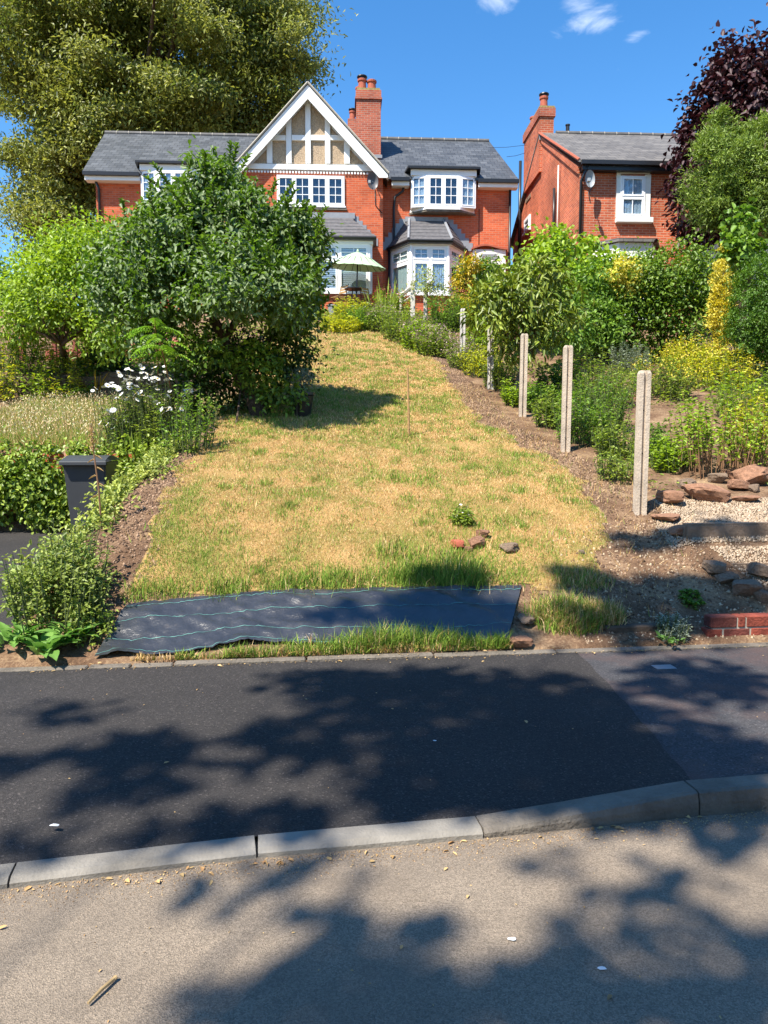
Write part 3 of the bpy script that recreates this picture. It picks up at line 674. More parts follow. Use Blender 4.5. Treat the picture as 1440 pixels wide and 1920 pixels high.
def chimney_pot(H, parent, c, h, r, cowl=False):
    mb = MB(); mb.lathe([(r * 1.15, 0), (r * 1.15, h * .12), (r * .98, h * .16), (r * .88, h * .78), (r * 1.1, h * .82), (r * 1.12, h * .95), (r * .92, h), (r * .6, h), (r * .6, h * .7)], c, 14)
    o = H.part('chimney_pot', mb, M['terracotta'], parent, smooth=False)
    if cowl:
        m2 = MB(); m2.lathe([(r * .85, h), (r * .85, h * 1.10), (r * 1.25, h * 1.12), (r * 1.2, h * 1.2), (r * .3, h * 1.25)], c, 14); H.part('cowl', m2, M['black'], parent)
    return o
def dish(H, u, v, z, rx, rz, mat, facing=-1):
    mb = MB(); n_, k_ = 5, 20
    for i in range(n_ + 1):
        t = i / n_
        for j in range(k_):
            a = 2 * math.pi * j / k_; x_ = math.cos(a) * rx * t; z_ = math.sin(a) * rz * t; y_ = -.10 * (t * t) + .0
            mb.v.append((u + x_ * .86, v - .28 + y_ + x_ * .5 * facing * -1 * .6, z + z_))
    for i in range(n_):
        for j in range(k_): mb.f.append((i*k_ + j, i*k_ + (j+1) % k_, (i+1)*k_ + (j+1) % k_, (i+1)*k_ + j))
    d = H.part('satellite_dish', mb, mat, smooth=True)
    m2 = MB(); m2.tube([(u + .12, v, z - .05), (u + .10, v - .2, z - .05), (u, v - .29, z)], .02, 6); m2.tube([(u, v - .3, z - rz * .8), (u - .12, v - .62, z - .12)], .012, 6)
    m2.box(u - .16, u - .08, v - .68, v - .58, z - .17, z - .08); H.part('dish_arm', m2, M['dish_light'], d)
    return d
def stepped_roof(H, poly_lo, poly_hi, n, name='bay_roof', mat='tile'):
    """roof of n overlapping tile courses between an eaves polyline and a top polyline (same number of points)"""
    root = None; lo = [Vector(p) for p in poly_lo]; hi = [Vector(p) for p in poly_hi]
    body = MB(); k = len(lo)
    body.v = [tuple(p - ZUP * .03) for p in lo] + [tuple(p - ZUP * .03) for p in hi] + [tuple(p - ZUP * .10) for p in lo]
    body.f = [(i, i + 1, k + i + 1, k + i) for i in range(k - 1)] + [(2*k + i, 2*k + i + 1, i + 1, i) for i in range(k - 1)] + [tuple(2*k + i for i in range(k - 1, -1, -1))]
    root = H.part(name, body, M[mat])
    for c in range(n):
        t0, t1 = c / n, min(1.0, (c + 1.12) / n); mb = MB(); A = [a.lerp(b, t0) for a, b in zip(lo, hi)]; B = [a.lerp(b, t1) for a, b in zip(lo, hi)]
        up0, up1 = ZUP * .035, ZUP * .006
        mb.v = [tuple(p + up0) for p in A] + [tuple(p + up1) for p in B] + [tuple(p - ZUP * .01) for p in A]
        mb.f = [(i, i + 1, k + i + 1, k + i) for i in range(k - 1)] + [(2*k + i, 2*k + i + 1, i + 1, i) for i in range(k - 1)]
        H.part('tile_course', mb, M[mat], root)
    return root
def ridge_tiles(H, a, b, n, parent, r=.11):
    a, b = Vector(a), Vector(b)
    for i in range(n):
        p, q = a.lerp(b, (i + .03) / n), a.lerp(b, (i + .97) / n); mb = MB(); mb.tube([p, q], r, 8); H.part('ridge_tile', mb, M['ridge'], parent)
        if i: m2 = MB(); c = a.lerp(b, i / n); d = (b - a).normalized() * .012; m2.tube([c - d, c + d], r * 1.04, 8); H.part('ridge_joint', m2, M['mortar'], parent)
def slab_part(H, name, pts, t, mat, parent=None):
    mb = MB(); mb.slab(pts, t); return H.part(name, mb, M[mat], parent)

# --- the pair of gabled brick houses at the top of the lawn
H = House('brick_house', (0, 27.2, 5.9), math.radians(3.0), 'wide red brick house with white timbered gable and slate roof above the lawn')
WV = .9
gl, gr_ = H.u(436, 420, 0), H.u(718, 420, 0)
zb_top, zb_bot = H.z(577, 307, 0), H.z(577, 322, 0)
ul, ur = H.u(181, 400, WV), H.u(958, 400, WV)
mb = MB(); mb.box(gl, gr_, 0, 8, -.6, zb_bot); H.part('wall', mb, M['brick'])
ze = H.z(850, 338, WV)
mb = MB(); mb.box(gr_ + .002, ur, WV, 7.9, -.6, ze + .15); H.part('wall', mb, M['brick'])
mb = MB(); mb.box(ul, gl - .002, WV, 7.9, -.6, ze + .15); H.part('wall', mb, M['brick'])
# main roof
VE, VR = WV - .35, 4.6
zE = H.z(850, 333, VE); zR = H.z(800, 262, VR)
eL, eR = H.u(155, 325, VE), H.u(972, 333, VE); rL, rR = H.u(197, 250, VR), H.u(917, 262, VR)
for nm, a, b, c, d in (('left', eL, -2.9, -2.9, rL), ('right', -.1, eR, rR, -.1)):
    rf = MB(); rf.slab([(a, VE, zE), (b, VE, zE), (c, VR, zR), (d, VR, zR)], .09); rf = H.part('roof', rf, M['slate'])
    bk = MB(); bk.slab([(d, VR, zR), (c, VR, zR), (b, 8.4, zE), (a, 8.4, zE)], .09); H.part('rear_slope', bk, M['slate'], rf)
    ridge_tiles(H, (d, VR, zR - .02), (c, VR, zR - .02), 17 if nm == 'left' else 10, rf)
    en = MB()
    if nm == 'left': en.v = [(a + .12, VE + .1, zE - .1), (d + .12, VR, zR - .12), (a + .12, 8.2, zE - .1)]; en.f = [(0, 1, 2)]
    else: en.v = [(b - .12, VE + .1, zE - .1), (c - .12, VR, zR - .12), (b - .12, 8.2, zE - .1)]; en.f = [(0, 2, 1)]
    H.part('verge_wall', en, M['brick'], rf)
    x0, x1 = (a, gl - .25) if nm == 'left' else (gr_ + .3, b)
    oL, oR = (H.u(264, 360, .5), H.u(386, 360, .5)) if nm == 'left' else (H.u(770, 360, .5), H.u(893, 360, .5))
    for q0, q1 in ((x0, oL - .04), (oR + .04, x1)):
        g_ = MB(); g_.box(q0 + .02, q1, VE - .1, VE + .01, zE - .16, zE - .04); H.part('gutter', g_, M['black'], rf)
        f_ = MB(); f_.box(q0 + .05, q1, VE + .02, VE + .06, zE - .30, zE - .10); H.part('fascia', f_, M['white'], rf)
        f_ = MB(); f_.box(q0 + .06, q1, VE + .062, WV - .002, zE - .305, zE - .275); H.part('soffit', f_, M['white'], rf)
    v_ = MB(); v_.slab([(rR - .62, VR - 1.35, zR - 1.06 + .02), (rR - .40, VR - 1.35, zR - 1.06 + .02), (rR - .40, VR - 1.25, zR - .98 + .02), (rR - .62, VR - 1.25, zR - .98 + .02)] if nm == 'right' else [(-6.6, VR - 1.6, zR - 1.23), (-6.3, VR - 1.6, zR - 1.23), (-6.3, VR - 1.5, zR - 1.15), (-6.6, VR - 1.5, zR - 1.15)], .02)
    H.part('roof_vent', v_, M['lead'], rf)
# gable: white timber framing over pebbledash panels
GP = lambda pts, v: [H.p(a, b, v) for a, b in pts]
mb = MB(); mb.prism(GP([(577, 172), (712, 322), (442, 322)], .06), .075, 3.0); H.part('gable_wall', mb, M['white'])
for q in ([(511, 264), (536, 264), (536, 307), (511, 307)], [(547, 264), (572, 264), (572, 307), (547, 307)], [(583, 264), (609, 264), (609, 307), (583, 307)], [(619.6, 264), (645, 264), (645, 307), (619.6, 307)],
          [(500, 280), (500, 307), (474, 307)], [(656, 280), (682, 307), (656, 307)], [(547, 222), (572, 196), (572, 253.5), (547, 253.5)], [(583, 196), (609, 222), (609, 253.5), (583, 253.5)],
          [(536, 238), (536, 253.5), (522, 253.5)], [(619.6, 238), (634, 253.5), (619.6, 253.5)]):
    mb = MB(); mb.prism(GP(q, .04), .045, .073); H.part('pebbledash_panel', mb, M['dash'])
for (a, b, y0, y1) in ((572, 583, 186, 307), (536, 547, 216, 307), (609, 619.6, 216, 307), (500, 511, 262, 307), (645, 656, 262, 307)):
    (u0, z1), (u1, z0) = H.p(a, y0, 0), H.p(b, y1, 0); mb = MB(); mb.box(u0, u1, -.04, .06, z0, z1); H.part('gable_post', mb, M['white'], bevel=.006)
for (a, b) in ((508, 536), (547, 572), (583, 609), (619.6, 647)):
    (u0, z1), (u1, z0) = H.p(a, 253.5, 0), H.p(b, 264, 0); mb = MB(); mb.box(u0 + .003, u1 - .003, -.035, .06, z0, z1); H.part('gable_rail', mb, M['white'], bevel=.006)
(u0, z1), (u1, z0) = H.p(448, 307, 0), H.p(706, 322, 0); mb = MB(); mb.box(u0, u1, -.06, .07, z0, z1); H.part('gable_beam', mb, M['white'], bevel=.008)
nd = 46
mb = MB()
for i in range(nd):
    a = gl + .15 + (gr_ - gl - .3) * i / nd; mb.box(a, a + (gr_ - gl) / nd * .55, -.055, -.002, zb_bot - .07, zb_bot - .004)
tag(H.part('dentil_course', mb, M['white']), kind='stuff')
BV = -.34
for sgn in (1, -1):
    X = lambda x: 577 + sgn * (x - 577)
    mb = MB(); pts = GP([(577, 157), (X(727.5), 325), (X(727), 333), (X(711), 333), (577, 185)], BV)
    if sgn < 0: pts = pts[::-1]
    mb.prism(pts, BV, BV + .05); H.part('bargeboard', mb, M['white'])
    ap, ea = Vector((H.p(577, 154.5, BV)[0], 0, H.p(577, 154.5, BV)[1])), Vector((H.p(X(729), 325, BV)[0], 0, H.p(X(729), 325, BV)[1]))
    Vb = lambda p, v: Vector((p.x, v, p.z))
    zj = [Vb(ap, BV - .02), Vb(ea, BV - .02), Vb(ea, 3.0), Vb(ap, 6.0)]
    if sgn < 0: zj = zj[::-1]
    rf = slab_part(H, 'gable_roof', zj, .07, 'slate')
    ver = MB(); ver.tube([ap + Vector((0, BV - .03, 0)), ea + Vector((0, BV - .03, 0))], .035, 6); H.part('verge', ver, M['mortar'], rf)
    sf = MB(); A, B = ap - ZUP * .09, ea - ZUP * .09
    pl = [Vb(A, BV + .052), Vb(B, BV + .052), Vb(B, .07), Vb(A, .07)]; sf.slab(pl if sgn > 0 else pl[::-1], .02); H.part('soffit', sf, M['white'], rf)
# gable window
(u0, z1), (u1, z0) = H.p(519, 329, 0), H.p(646, 388, 0)
window(H, (u0, 0, z0), (1, 0), u1 - u0, z1 - z0, 4, (2, 3))
mb = MB(); mb.box(u0 - .08, u1 + .08, -.10, 0, z0 - .13, z0 - .056); H.part('sill', mb, M['concrete_old'])
# shallow oriel windows of the wings
for side in (0, 1):
    mir = (lambda x: x) if side == 0 else (lambda x: 577 * 2 - x + 3)
    pv = .52
    xa, xb_, xc, xd = [H.u(mir(q), 360, v) for q, v in ((771, .64), (801, pv), (861, pv), (891, .64))]
    if side: xa, xb_, xc, xd = xd, xc, xb_, xa
    z0, z1 = H.z(830, 389, pv), H.z(830, 330, pv)
    if side == 0: segs = [((xa, .64), (xb_, pv), 1, 'curtain'), ((xb_, pv), (xc, pv), 2, 'interior'), ((xc, pv), (xd, .64), 1, 'curtain')]
    else: segs = [((xa, .64), (xb_, pv), 1, 'curtain'), ((xb_, pv), (xc, pv), 2, 'curtain'), ((xc, pv), (xd, .64), 1, 'curtain')]
    core = MB(); pl = [(xa, WV + .02), (xa, .66), (xb_ + .01, pv + .02), (xc - .01, pv + .02), (xd, .66), (xd, WV + .02)]; core.slab([(a, b, z1) for a, b in pl][::1], z1 - z0); H.part('oriel', core, M['white'])
    for (p, q, nc, bk) in segs:
        d = Vector((q[0] - p[0], q[1] - p[1], 0)); w_ = d.length
        window(H, (p[0], p[1], z0), d, w_, z1 - z0, nc, (2, 3), back=bk, sill=False)
    mb = MB(); mb.slab([(xa - .05, WV + .02, z0), (xb_ - .03, pv - .10, z0), (xc + .03, pv - .10, z0), (xd + .05, WV + .02, z0)], .09); H.part('oriel_sill', mb, M['upvc'])
    mb = MB(); mb.slab([(xa - .10, WV + .02, z0 - .092), (xb_ - .03, pv - .06, z0 - .092), (xc + .03, pv - .06, z0 - .092), (xd + .10, WV + .02, z0 - .092)], .07); H.part('oriel_base', mb, M['concrete_old'])
    zf = H.z(830, 319, pv)
    mb = MB(); mb.slab([(xa - .02, WV + .02, zf), (xa - .02, pv - .03, zf), (xd + .02, pv - .03, zf), (xd + .02, WV + .02, zf)], zf - z1 - .002); H.part('oriel_fascia', mb, M['white'])
    zt = H.z(830, 312, pv)
    mb = MB(); mb.slab([(xa - .22, WV + .05, zt - .05), (xa - .14, pv - .17, zt - .05), (xd + .14, pv - .17, zt - .05), (xd + .22, WV + .05, zt - .05)], .07); H.part('oriel_gutter', mb, M['black'])
    mb = MB(); mb.slab([(xa - .1, 1.6, zt + .30), (xa - .12, pv - .15, zt - .03), (xd + .12, pv - .15, zt - .03), (xd + .1, 1.6, zt + .30)], .02); H.part('oriel_roof', mb, M['slate'])
# canted ground-floor bay of the right-hand house
pb = -.05
a0, a1, a2, a3 = H.u(735, 500, WV), H.u(771, 500, pb), H.u(840, 500, pb), H.u(866, 500, WV)
zs, zh = H.z(800, 552, pb), H.z(800, 461, pb)
segs = [((a0, WV), (a1, pb), 1, 'curtain_green'), ((a1, pb), (a2, pb), 2, 'curtain'), ((a2, pb), (a3, WV), 1, 'interior')]
mb = MB(); mb.slab([(a0, WV + .02, zs - .06), (a1, pb, zs - .06), (a2, pb, zs - .06), (a3, WV + .02, zs - .06)], zs - .06 + .6); H.part('bay_wall', mb, M['brick'])
mb = MB(); mb.slab([(a0, WV + .02, zh), (a1 + .01, pb + .02, zh), (a2 - .01, pb + .02, zh), (a3, WV + .02, zh)], zh - zs + .05); H.part('bay', mb, M['interior'])
for (p, q, nc, bk) in segs:
    d = Vector((q[0] - p[0], q[1] - p[1], 0)); window(H, (p[0], p[1], zs), d, d.length, zh - zs, nc, (1, 1), transom=.66, tgrid=(2, 2), back=bk, fw=.08, sash=.06)
for p in ((a1, pb), (a2, pb)):
    mb = MB(); mb.tube([(p[0], p[1] - .03, zs), (p[0], p[1] - .03, zh)], .075, 8); H.part('bay_corner_post', mb, M['upvc'])
zfz = H.z(800, 452, pb - .2)
lo = [(a0 - .18, WV, zfz + .02), (a1 - .12, pb - .25, zfz + .02), (a2 + .12, pb - .25, zfz + .02), (a3 + .18, WV, zfz + .02)]
mb = MB(); mb.slab([(a0 - .10, WV, zh + .20), (a1 - .07, pb - .15, zh + .20), (a2 + .07, pb - .15, zh + .20), (a3 + .10, WV, zh + .20)], .19); H.part('bay_fascia', mb, M['white'])
mb = MB(); mb.tube([Vector(p) + Vector((0, -.03, -.02)) for p in lo], .05, 6); H.part('bay_gutter', mb, M['black'])
zt = H.z(800, 414, WV - .05); t0, t1 = H.u(767, 414, WV), H.u(832, 414, WV)
lo2 = [lo[0], lo[1], lo[2], lo[3]]; hi2 = [(t0 - .1, WV - .02, zt), (t0, WV - .06, zt), (t1, WV - .06, zt), (t1 + .1, WV - .02, zt)]
bay = stepped_roof(H, lo2, hi2, 6)
mb = MB(); mb.tube([Vector(lo[1]) + ZUP * .05, Vector(hi2[1]) + ZUP * .05], .05, 6); mb.tube([Vector(lo[2]) + ZUP * .05, Vector(hi2[2]) + ZUP * .05], .05, 6); H.part('hip_flashing', mb, M['lead'], bay)
mb = MB(); mb.box(t0 - .15, t1 + .15, WV - .09, WV - .003, zt - .05, zt + .13)
for sg, ta in ((-1, t0), (1, t1)):
    la = (lo[0] if sg < 0 else lo[3])
    for k in range(6):
        f = k / 6; xx = ta + (la[0] - ta) * f + sg * .1; zz = zt + (la[2] - zt) * f
        mb.box(min(xx, xx + sg * .26), max(xx, xx + sg * .26), WV - .012 - .002 * k, WV - .002, zz - .22, zz + .07)
H.part('stepped_flashing', mb, M['lead'], bay)
# square bay under the gable
sv = -.75
b0, b1 = H.u(460, 500, sv), H.u(694, 500, sv); zs, zh = H.z(640, 549, sv), H.z(640, 458, sv)
mb = MB(); mb.box(b0, b1, sv, .05, -.6, zs - .06); H.part('bay_wall', mb, M['brick'])
mb = MB(); mb.box(b0 - .06, b1 + .06, sv - .05, 0, zs - .16, zs - .063); H.part('bay_plinth', mb, M['terracotta'])
mb = MB(); mb.box(b0 + .02, b1 - .02, sv + .01, .05, zs - .06, zh); H.part('bay', mb, M['interior'])
window(H, (b0, sv, zs), (1, 0), b1 - b0, zh - zs, 4, (1, 1), transom=.66, tgrid=(2, 2), back='shutter', fw=.08, sash=.06)
window(H, (b1, sv, zs), (0, 1), .75, zh - zs, 1, (1, 1), transom=.66, tgrid=(1, 2), back='curtain', fw=.08, sash=.06, sill=False)
mb = MB(); mb.box(b0 - .08, b1 + .10, sv - .10, 0, zh + .002, zh + .2); H.part('bay_fascia', mb, M['white'])
zt = H.z(600, 408, 0); lo = [(b0 - .2, 0, zh + .2), (b0 - .2, sv - .22, zh + .2), (b1 + .2, sv - .22, zh + .2), (b1 + .2, 0, zh + .2)]; tb = H.u(660, 408, 0)
hi = [(b0 + .5, -.02, zt), (b0 + .6, -.05, zt), (tb - .1, -.05, zt), (tb, -.02, zt)]
bay = stepped_roof(H, lo, hi, 6)
mb = MB(); mb.tube([Vector(p) + Vector((0, -.03, -.03)) for p in lo], .05, 6); H.part('bay_gutter', mb, M['black'])
mb = MB(); mb.box(b0 + .4, tb + .1, -.08, -.003, zt - .04, zt + .16)
for k in range(6):
    f = k / 6; xx = tb + (lo[3][0] - tb) * f; zz = zt + (lo[3][2] - zt) * f; mb.box(xx, xx + .24, -.012 - .002 * k, -.002, zz - .2, zz + .06)
H.part('stepped_flashing', mb, M['lead'], bay)
# chimneys
cv = 2.2
(c0, ct), (c1, cb_) = H.p(668, 166, cv), H.p(714, 292, cv)
ch = MB(); ch.box(c0, c1, cv, cv + 1.5, cb_ - 1.5, ct - .38); ch = H.part('chimney', ch, M['brick_chim'])
mb = MB(); mb.box(c0 - .05, c1 + .05, cv - .05, cv + 1.55, ct - .38, ct - .31); H.part('chimney_band', mb, M['brick_chim'], ch)
mb = MB(); mb.box(c0 - .02, c1 + .02, cv - .02, cv + 1.52, ct - .31, ct - .04); H.part('chimney_cap', mb, M['brick_chim'], ch)
mb = MB(); mb.slab([(c0 + .03, cv + .02, ct - .04 + .09), (c1 - .03, cv + .02, ct - .04 + .09), (c1 - .03, cv + 1.45, ct + .05), (c0 + .03, cv + 1.45, ct + .05)], .088); H.part('chimney_mortar', mb, M['lichen'], ch)
chimney_pot(H, ch, (H.u(679, 150, cv + .35), cv + .35, ct), .5, .16, True); chimney_pot(H, ch, (H.u(697, 150, cv + .35), cv + .35, ct), .46, .17); chimney_pot(H, ch, (H.u(674, 150, cv + 1), cv + 1.0, ct), .5, .15)
mb = MB(); mb.box(c0 - .04, c1 + .05, cv - .05, cv - .003, cb_ - .10, cb_ + .02); H.part('chimney_flashing', mb, M['lead'], ch)
(d0_, dt), (d1_, db) = H.p(652, 222, 6.0), H.p(664, 250, 6.0)
c2 = MB(); c2.box(d0_, d1_ + .35, 6, 6.8, db - 1.5, dt); c2 = H.part('chimney', c2, M['brick_chim']); chimney_pot(H, c2, (d0_ + .2, 6.3, dt), .42, .13, True)
# pipes, dishes, porch
u = H.u(729, 400, WV); pipe(H, [(u + .55, WV - .12, zE - .2), (u + .5, WV - .1, zE - .42), (u + .22, WV - .07, zE - .62), (u + .18, WV - .07, zE - 1.0), (u + .18, WV - .07, zE - 2.35), (u + .12, WV - .08, zE - 2.5)])
u2 = H.u(735.5, 480, WV); pipe(H, [(u2 - .12, WV - .1, zE - 2.45), (u2 - .12, WV - .1, -.3)])
u = H.u(955, 420, WV); pipe(H, [(u, WV - .07, zE - .3), (u, WV - .07, -.3)])
u = H.u(187, 370, WV); pipe(H, [(u - .12, WV - .2, zE - .16), (u, WV - .07, zE - .5), (u, WV - .07, -.3)])
u = H.u(898, 430, WV); pipe(H, [(u, WV - .01, H.z(898, 392, WV)), (u, WV - .01, H.z(898, 464, WV))], .012, 'cable')
dish(H, H.u(698, 346, 0), 0, H.z(698, 346, 0), .23, .3, M['dish'])
pipe(H, [(H.u(703, 360, 0), -.02, H.z(703, 355, 0)), (H.u(704, 375, 0), -.02, H.z(704, 385, 0)), (H.u(716, 395, 0), -.02, H.z(716, 400, 0))], .014, 'cable')
p0, p1 = H.p(886, 497, WV - .05), H.p(948, 469, WV - .05)
dr = MB(); dr.box(p0[0], p1[0], WV - .12, WV - .002, p0[1], p1[1]); dr = H.part('door_head', dr, M['cream'], bevel=.01)
mb = MB(); nA = 12
for i in range(nA):
    f0, f1 = i / nA, (i + 1) / nA; k0 = .10 * math.sin(f0 * math.pi * 2 - .5) * .4 + .08 * math.sin(f0 * math.pi); k1 = .10 * math.sin(f1 * math.pi * 2 - .5) * .4 + .08 * math.sin(f1 * math.pi)
    xa_, xb2 = p0[0] - .05 + (p1[0] - p0[0] + .1) * f0, p0[0] - .05 + (p1[0] - p0[0] + .1) * f1
    mb.quad_box([(xa_, WV - .2, p1[1] + k0), (xb2, WV - .2, p1[1] + k1), (xb2, WV, p1[1] + k1), (xa_, WV, p1[1] + k0), (xa_, WV - .2, p1[1] + .06 + k0), (xb2, WV - .2, p1[1] + .06 + k1), (xb2, WV, p1[1] + .06 + k1), (xa_, WV, p1[1] + .06 + k0)])
H.part('door_hood', mb, M['terracotta'], dr)
q0, q1 = H.p(903, 486, WV - .1), H.p(931, 477, WV - .1); mb = MB(); mb.box(q0[0], q1[0], WV - .135, WV - .122, q0[1], q1[1]); H.part('door_plate', mb, M['lead'], dr)
mb = MB(); mb.box(p0[0] + .16, p1[0] - .16, WV - .06, WV - .003, -.3, p0[1]); H.part('door', mb, M['interior'])
for a, b in ((p0[0], p0[0] + .15), (p1[0] - .15, p1[0])):
    mb = MB(); mb.box(a, b, WV - .08, WV - .003, -.3, p0[1] - .002); H.part('door_jamb', mb, M['cream'])

# --- the older brick house to the right
H = House('brick_house', (6.42, 24.0, 5.3), math.radians(3.0), 'older red brick house with weathered slate roof behind the hedges')
zE2, zR2 = H.z(1180, 301, -.3), H.z(1150, 252, 4.6)
uw1 = 8.2; DEP = 9.2; VR = 4.6; uL0 = H.u(1085, 380, 0)
mb = MB(); mb.prism([(0, -.6), (DEP, -.6), (DEP, zE2 - .1), (VR, zR2 - .16), (0, zE2 - .1)], 0, uw1)
mb.v = [(uL0 + y, x, z) for x, y, z in mb.v]; H.part('wall', mb, M['brick_old'])
for nm, e, sg in (('front', -.32, 1), ('back', DEP + .3, -1)):
    zz = zE2 if sg > 0 else zE2 - .02
    pts = [(uL0 - .12, e, zz), (uL0 + uw1 + .1, e, zz), (uL0 + uw1 + .1, VR, zR2), (uL0 - .12, VR, zR2)]
    rf = slab_part(H, 'roof', pts if sg > 0 else pts[::-1], .08, 'slate_old')
    if sg > 0:
        ridge_tiles(H, (uL0 + .5, VR, zR2 - .01), (uL0 + uw1, VR, zR2 - .01), 17, rf, .10)
        mb = MB(); mb.tube([(uL0 - .11, e, zz - .01), (uL0 - .11, VR, zR2 - .01)], .045, 6); H.part('verge', mb, M['terracotta'], rf)
        mb = MB(); mb.box(uL0 - .05, uL0 + uw1, e - .09, e + .02, zz - .15, zz - .03); H.part('gutter', mb, M['black'], rf)
        mb = MB(); mb.box(uL0 + .02, uL0 + uw1, -.28, -.003, zz - .28, zz - .16); H.part('fascia', mb, M['black'], rf)
        mb = MB(); mb.lathe([(.07, 0), (.07, .22), (.09, .22), (.09, .26)], (uL0 + .95, VR, zR2 + .05), 8); H.part('roof_vent', mb, M['black'], rf)
        mb = MB(); mb.quad_box([(uL0 - .06, -.02, zz - .32), (uL0 - .002, -.02, zz - .32), (uL0 - .002, VR, zR2 - .34), (uL0 - .06, VR, zR2 - .34), (uL0 - .06, -.02, zz - .10), (uL0 - .002, -.02, zz - .10), (uL0 - .002, VR, zR2 - .12), (uL0 - .06, VR, zR2 - .12)]); H.part('verge_corbel', mb, M['brick_old'], rf)
# sash window with painted surround
(u0, z1), (u1, z0) = H.p(1157, 327, 0), H.p(1216, 409, 0)
for qa, qb in ((u0 - .02, u0 + .10), (u1 - .16, u1 + .02)): mb = MB(); mb.box(qa, qb, -.055, -.002, z0, z1); H.part('window_surround', mb, M['cream'])
q = [H.p(a, b, 0) for a, b in ((1150, 309), (1223, 309), (1217, 327), (1156, 327))]; mb = MB(); mb.prism(q[::-1], -.09, -.002); H.part('window_lintel', mb, M['cream'])
window(H, (u0 + .1, -.01, z0), (1, 0), u1 - u0 - .26, z1 - z0 - .06, 1, (2, 1), transom=.47, tgrid=(2, 1), back='curtain', fw=.05, sash=.05, sill=False)
(u2, zz1), (u3, zz0) = H.p(1153, 409, 0), H.p(1221, 420, 0); mb = MB(); mb.box(u2, u3, -.18, -.002, zz0, zz1 - .002); H.part('sill', mb, M['cream'], bevel=.01)
# its bay
bv = -.8; (u0, zt), (u1, zb) = H.p(1128, 446, bv), H.p(1250, 476, bv)
cu = .55
mb = MB(); mb.slab([(u0 - .1, 0, zt + .05), (u0 + cu - .06, bv - .12, zt - .02), (u1 - cu + .2, bv - .12, zt - .02), (u1 + .1, 0, zt + .05)], .10); bf = H.part('bay_roof', mb, M['slate_old'])
mb = MB(); mb.slab([(u0, 0, zt - .122), (u0 + cu, bv, zt - .122), (u1 - cu + .1, bv, zt - .122), (u1, 0, zt - .122)], .3); H.part('bay_fascia', mb, M['cream'])
mb = MB(); mb.slab([(u0 + .05, 0, zt - .424), (u0 + cu + .02, bv + .05, zt - .424), (u1 - cu + .08, bv + .05, zt - .424), (u1 - .05, 0, zt - .424)], 2.0); H.part('bay', mb, M['cream'])
for p, q_ in (((u0 + .05, 0), (u0 + cu + .02, bv + .05)), ((u0 + cu + .02, bv + .05), (u1 - cu + .08, bv + .05)), ((u1 - cu + .08, bv + .05), (u1 - .05, 0))):
    d = Vector((q_[0] - p[0], q_[1] - p[1], 0)); window(H, (p[0], p[1], zt - 1.9), d, d.length, 1.45, 1, (1, 1), back='interior', fw=.09, sill=False)
mb = MB(); c_ = H.p(1322, 466, -.25); mb.box(c_[0] - .3, c_[0] + .6, -.3, -.002, c_[1] - 1.4, c_[1] + .28); H.part('porch_head', mb, M['cream'])
mb = MB(); c_ = H.p(1420, 462, -.25); mb.box(c_[0] - .3, c_[0] + .7, -.3, -.002, c_[1] - 1.2, c_[1] + .2); H.part('porch_head', mb, M['cream'])
# chimney on the gable end
def on_side(px, py):      # pixel on the side wall plane u = uL0
    c = H.R @ (Vector((0, 0, CAM_H)) - H.loc); r = H.R @ ray(px, py); q = c + r * ((uL0 - .02 - c.x) / r.x); return q.y, q.z
(vf, _z), (vb, _z2) = on_side(1016, 240), on_side(986, 300); vb = min(vb, vf + 2.6)
cw = .52; ct = H.z(1028, 200, vf)
c0 = uL0 - .10; mb = MB(); mb.box(c0, c0 + cw, vf, vb, zR2 - 1.4, ct - .35); ch = H.part('chimney', mb, M['brick_old'])
mb = MB(); mb.box(c0 - .05, c0 + cw + .05, vf - .05, vb + .05, ct - .35, ct - .05); H.part('chimney_cap', mb, M['brick_chim'], ch)
mb = MB(); mb.box(c0 - .02, c0 + cw + .02, vf - .02, vb + .02, ct - .05, ct + .03); H.part('chimney_mortar', mb, M['lichen'], ch)
chimney_pot(H, ch, (c0 + .24, vf + .4, ct + .02), .5, .15, True); chimney_pot(H, ch, (c0 + .24, vb - .5, ct + .02), .42, .14)
mb = MB(); mb.box(c0 - .02, c0 + cw + .06, vf - .06, vf - .003, zR2 - .28, zR2 - .1); H.part('chimney_flashing', mb, M['lead'], ch)
# pipes and small openings of the side wall
for px_, y0, y1, r_, nm, mt in ((1043, 353, 470, .045, 'drainpipe', 'black'), (1051, 310, 470, .02, 'drainpipe', 'cream'), (979, 302, 520, .06, 'soil_pipe', 'black')):
    v0, za = on_side(px_, y0); v1, zb_ = on_side(px_, y1); pipe(H, [(uL0 - .09, v0, za), (uL0 - .09, v0, zb_)], r_, nm, mt)
v0, za = on_side(994, 402); v1, zb_ = on_side(984, 440)
window(H, (uL0, v1, zb_), (0, -1), abs(v1 - v0) + .05, za - zb_, 1, (1, 2), back='interior', fw=.08)
v0, za = on_side(990, 370); mb = MB(); mb.box(uL0 - .03, uL0 - .002, v0 - .4, v0 + .4, za - .12, za + .02); H.part('side_lintel', mb, M['stone_grey'])
u = H.u(1088, 360, 0); pipe(H, [(u + .12, -.3, zE2 - .15), (u, -.07, zE2 - .55), (u, -.07, -.4)], .045)
dish(H, H.u(1099, 343, 0), 0, H.z(1099, 343, 0), .2, .26, M['dish_light'])
pipe(H, [(H.u(1112, 352, 0), -.02, H.z(1112, 348, 0)), (H.u(1103, 360, 0), -.02, H.z(1103, 362, 0)), (H.u(1106, 376, 0), -.02, H.z(1106, 378, 0))], .016, 'dish_bracket', 'dish')

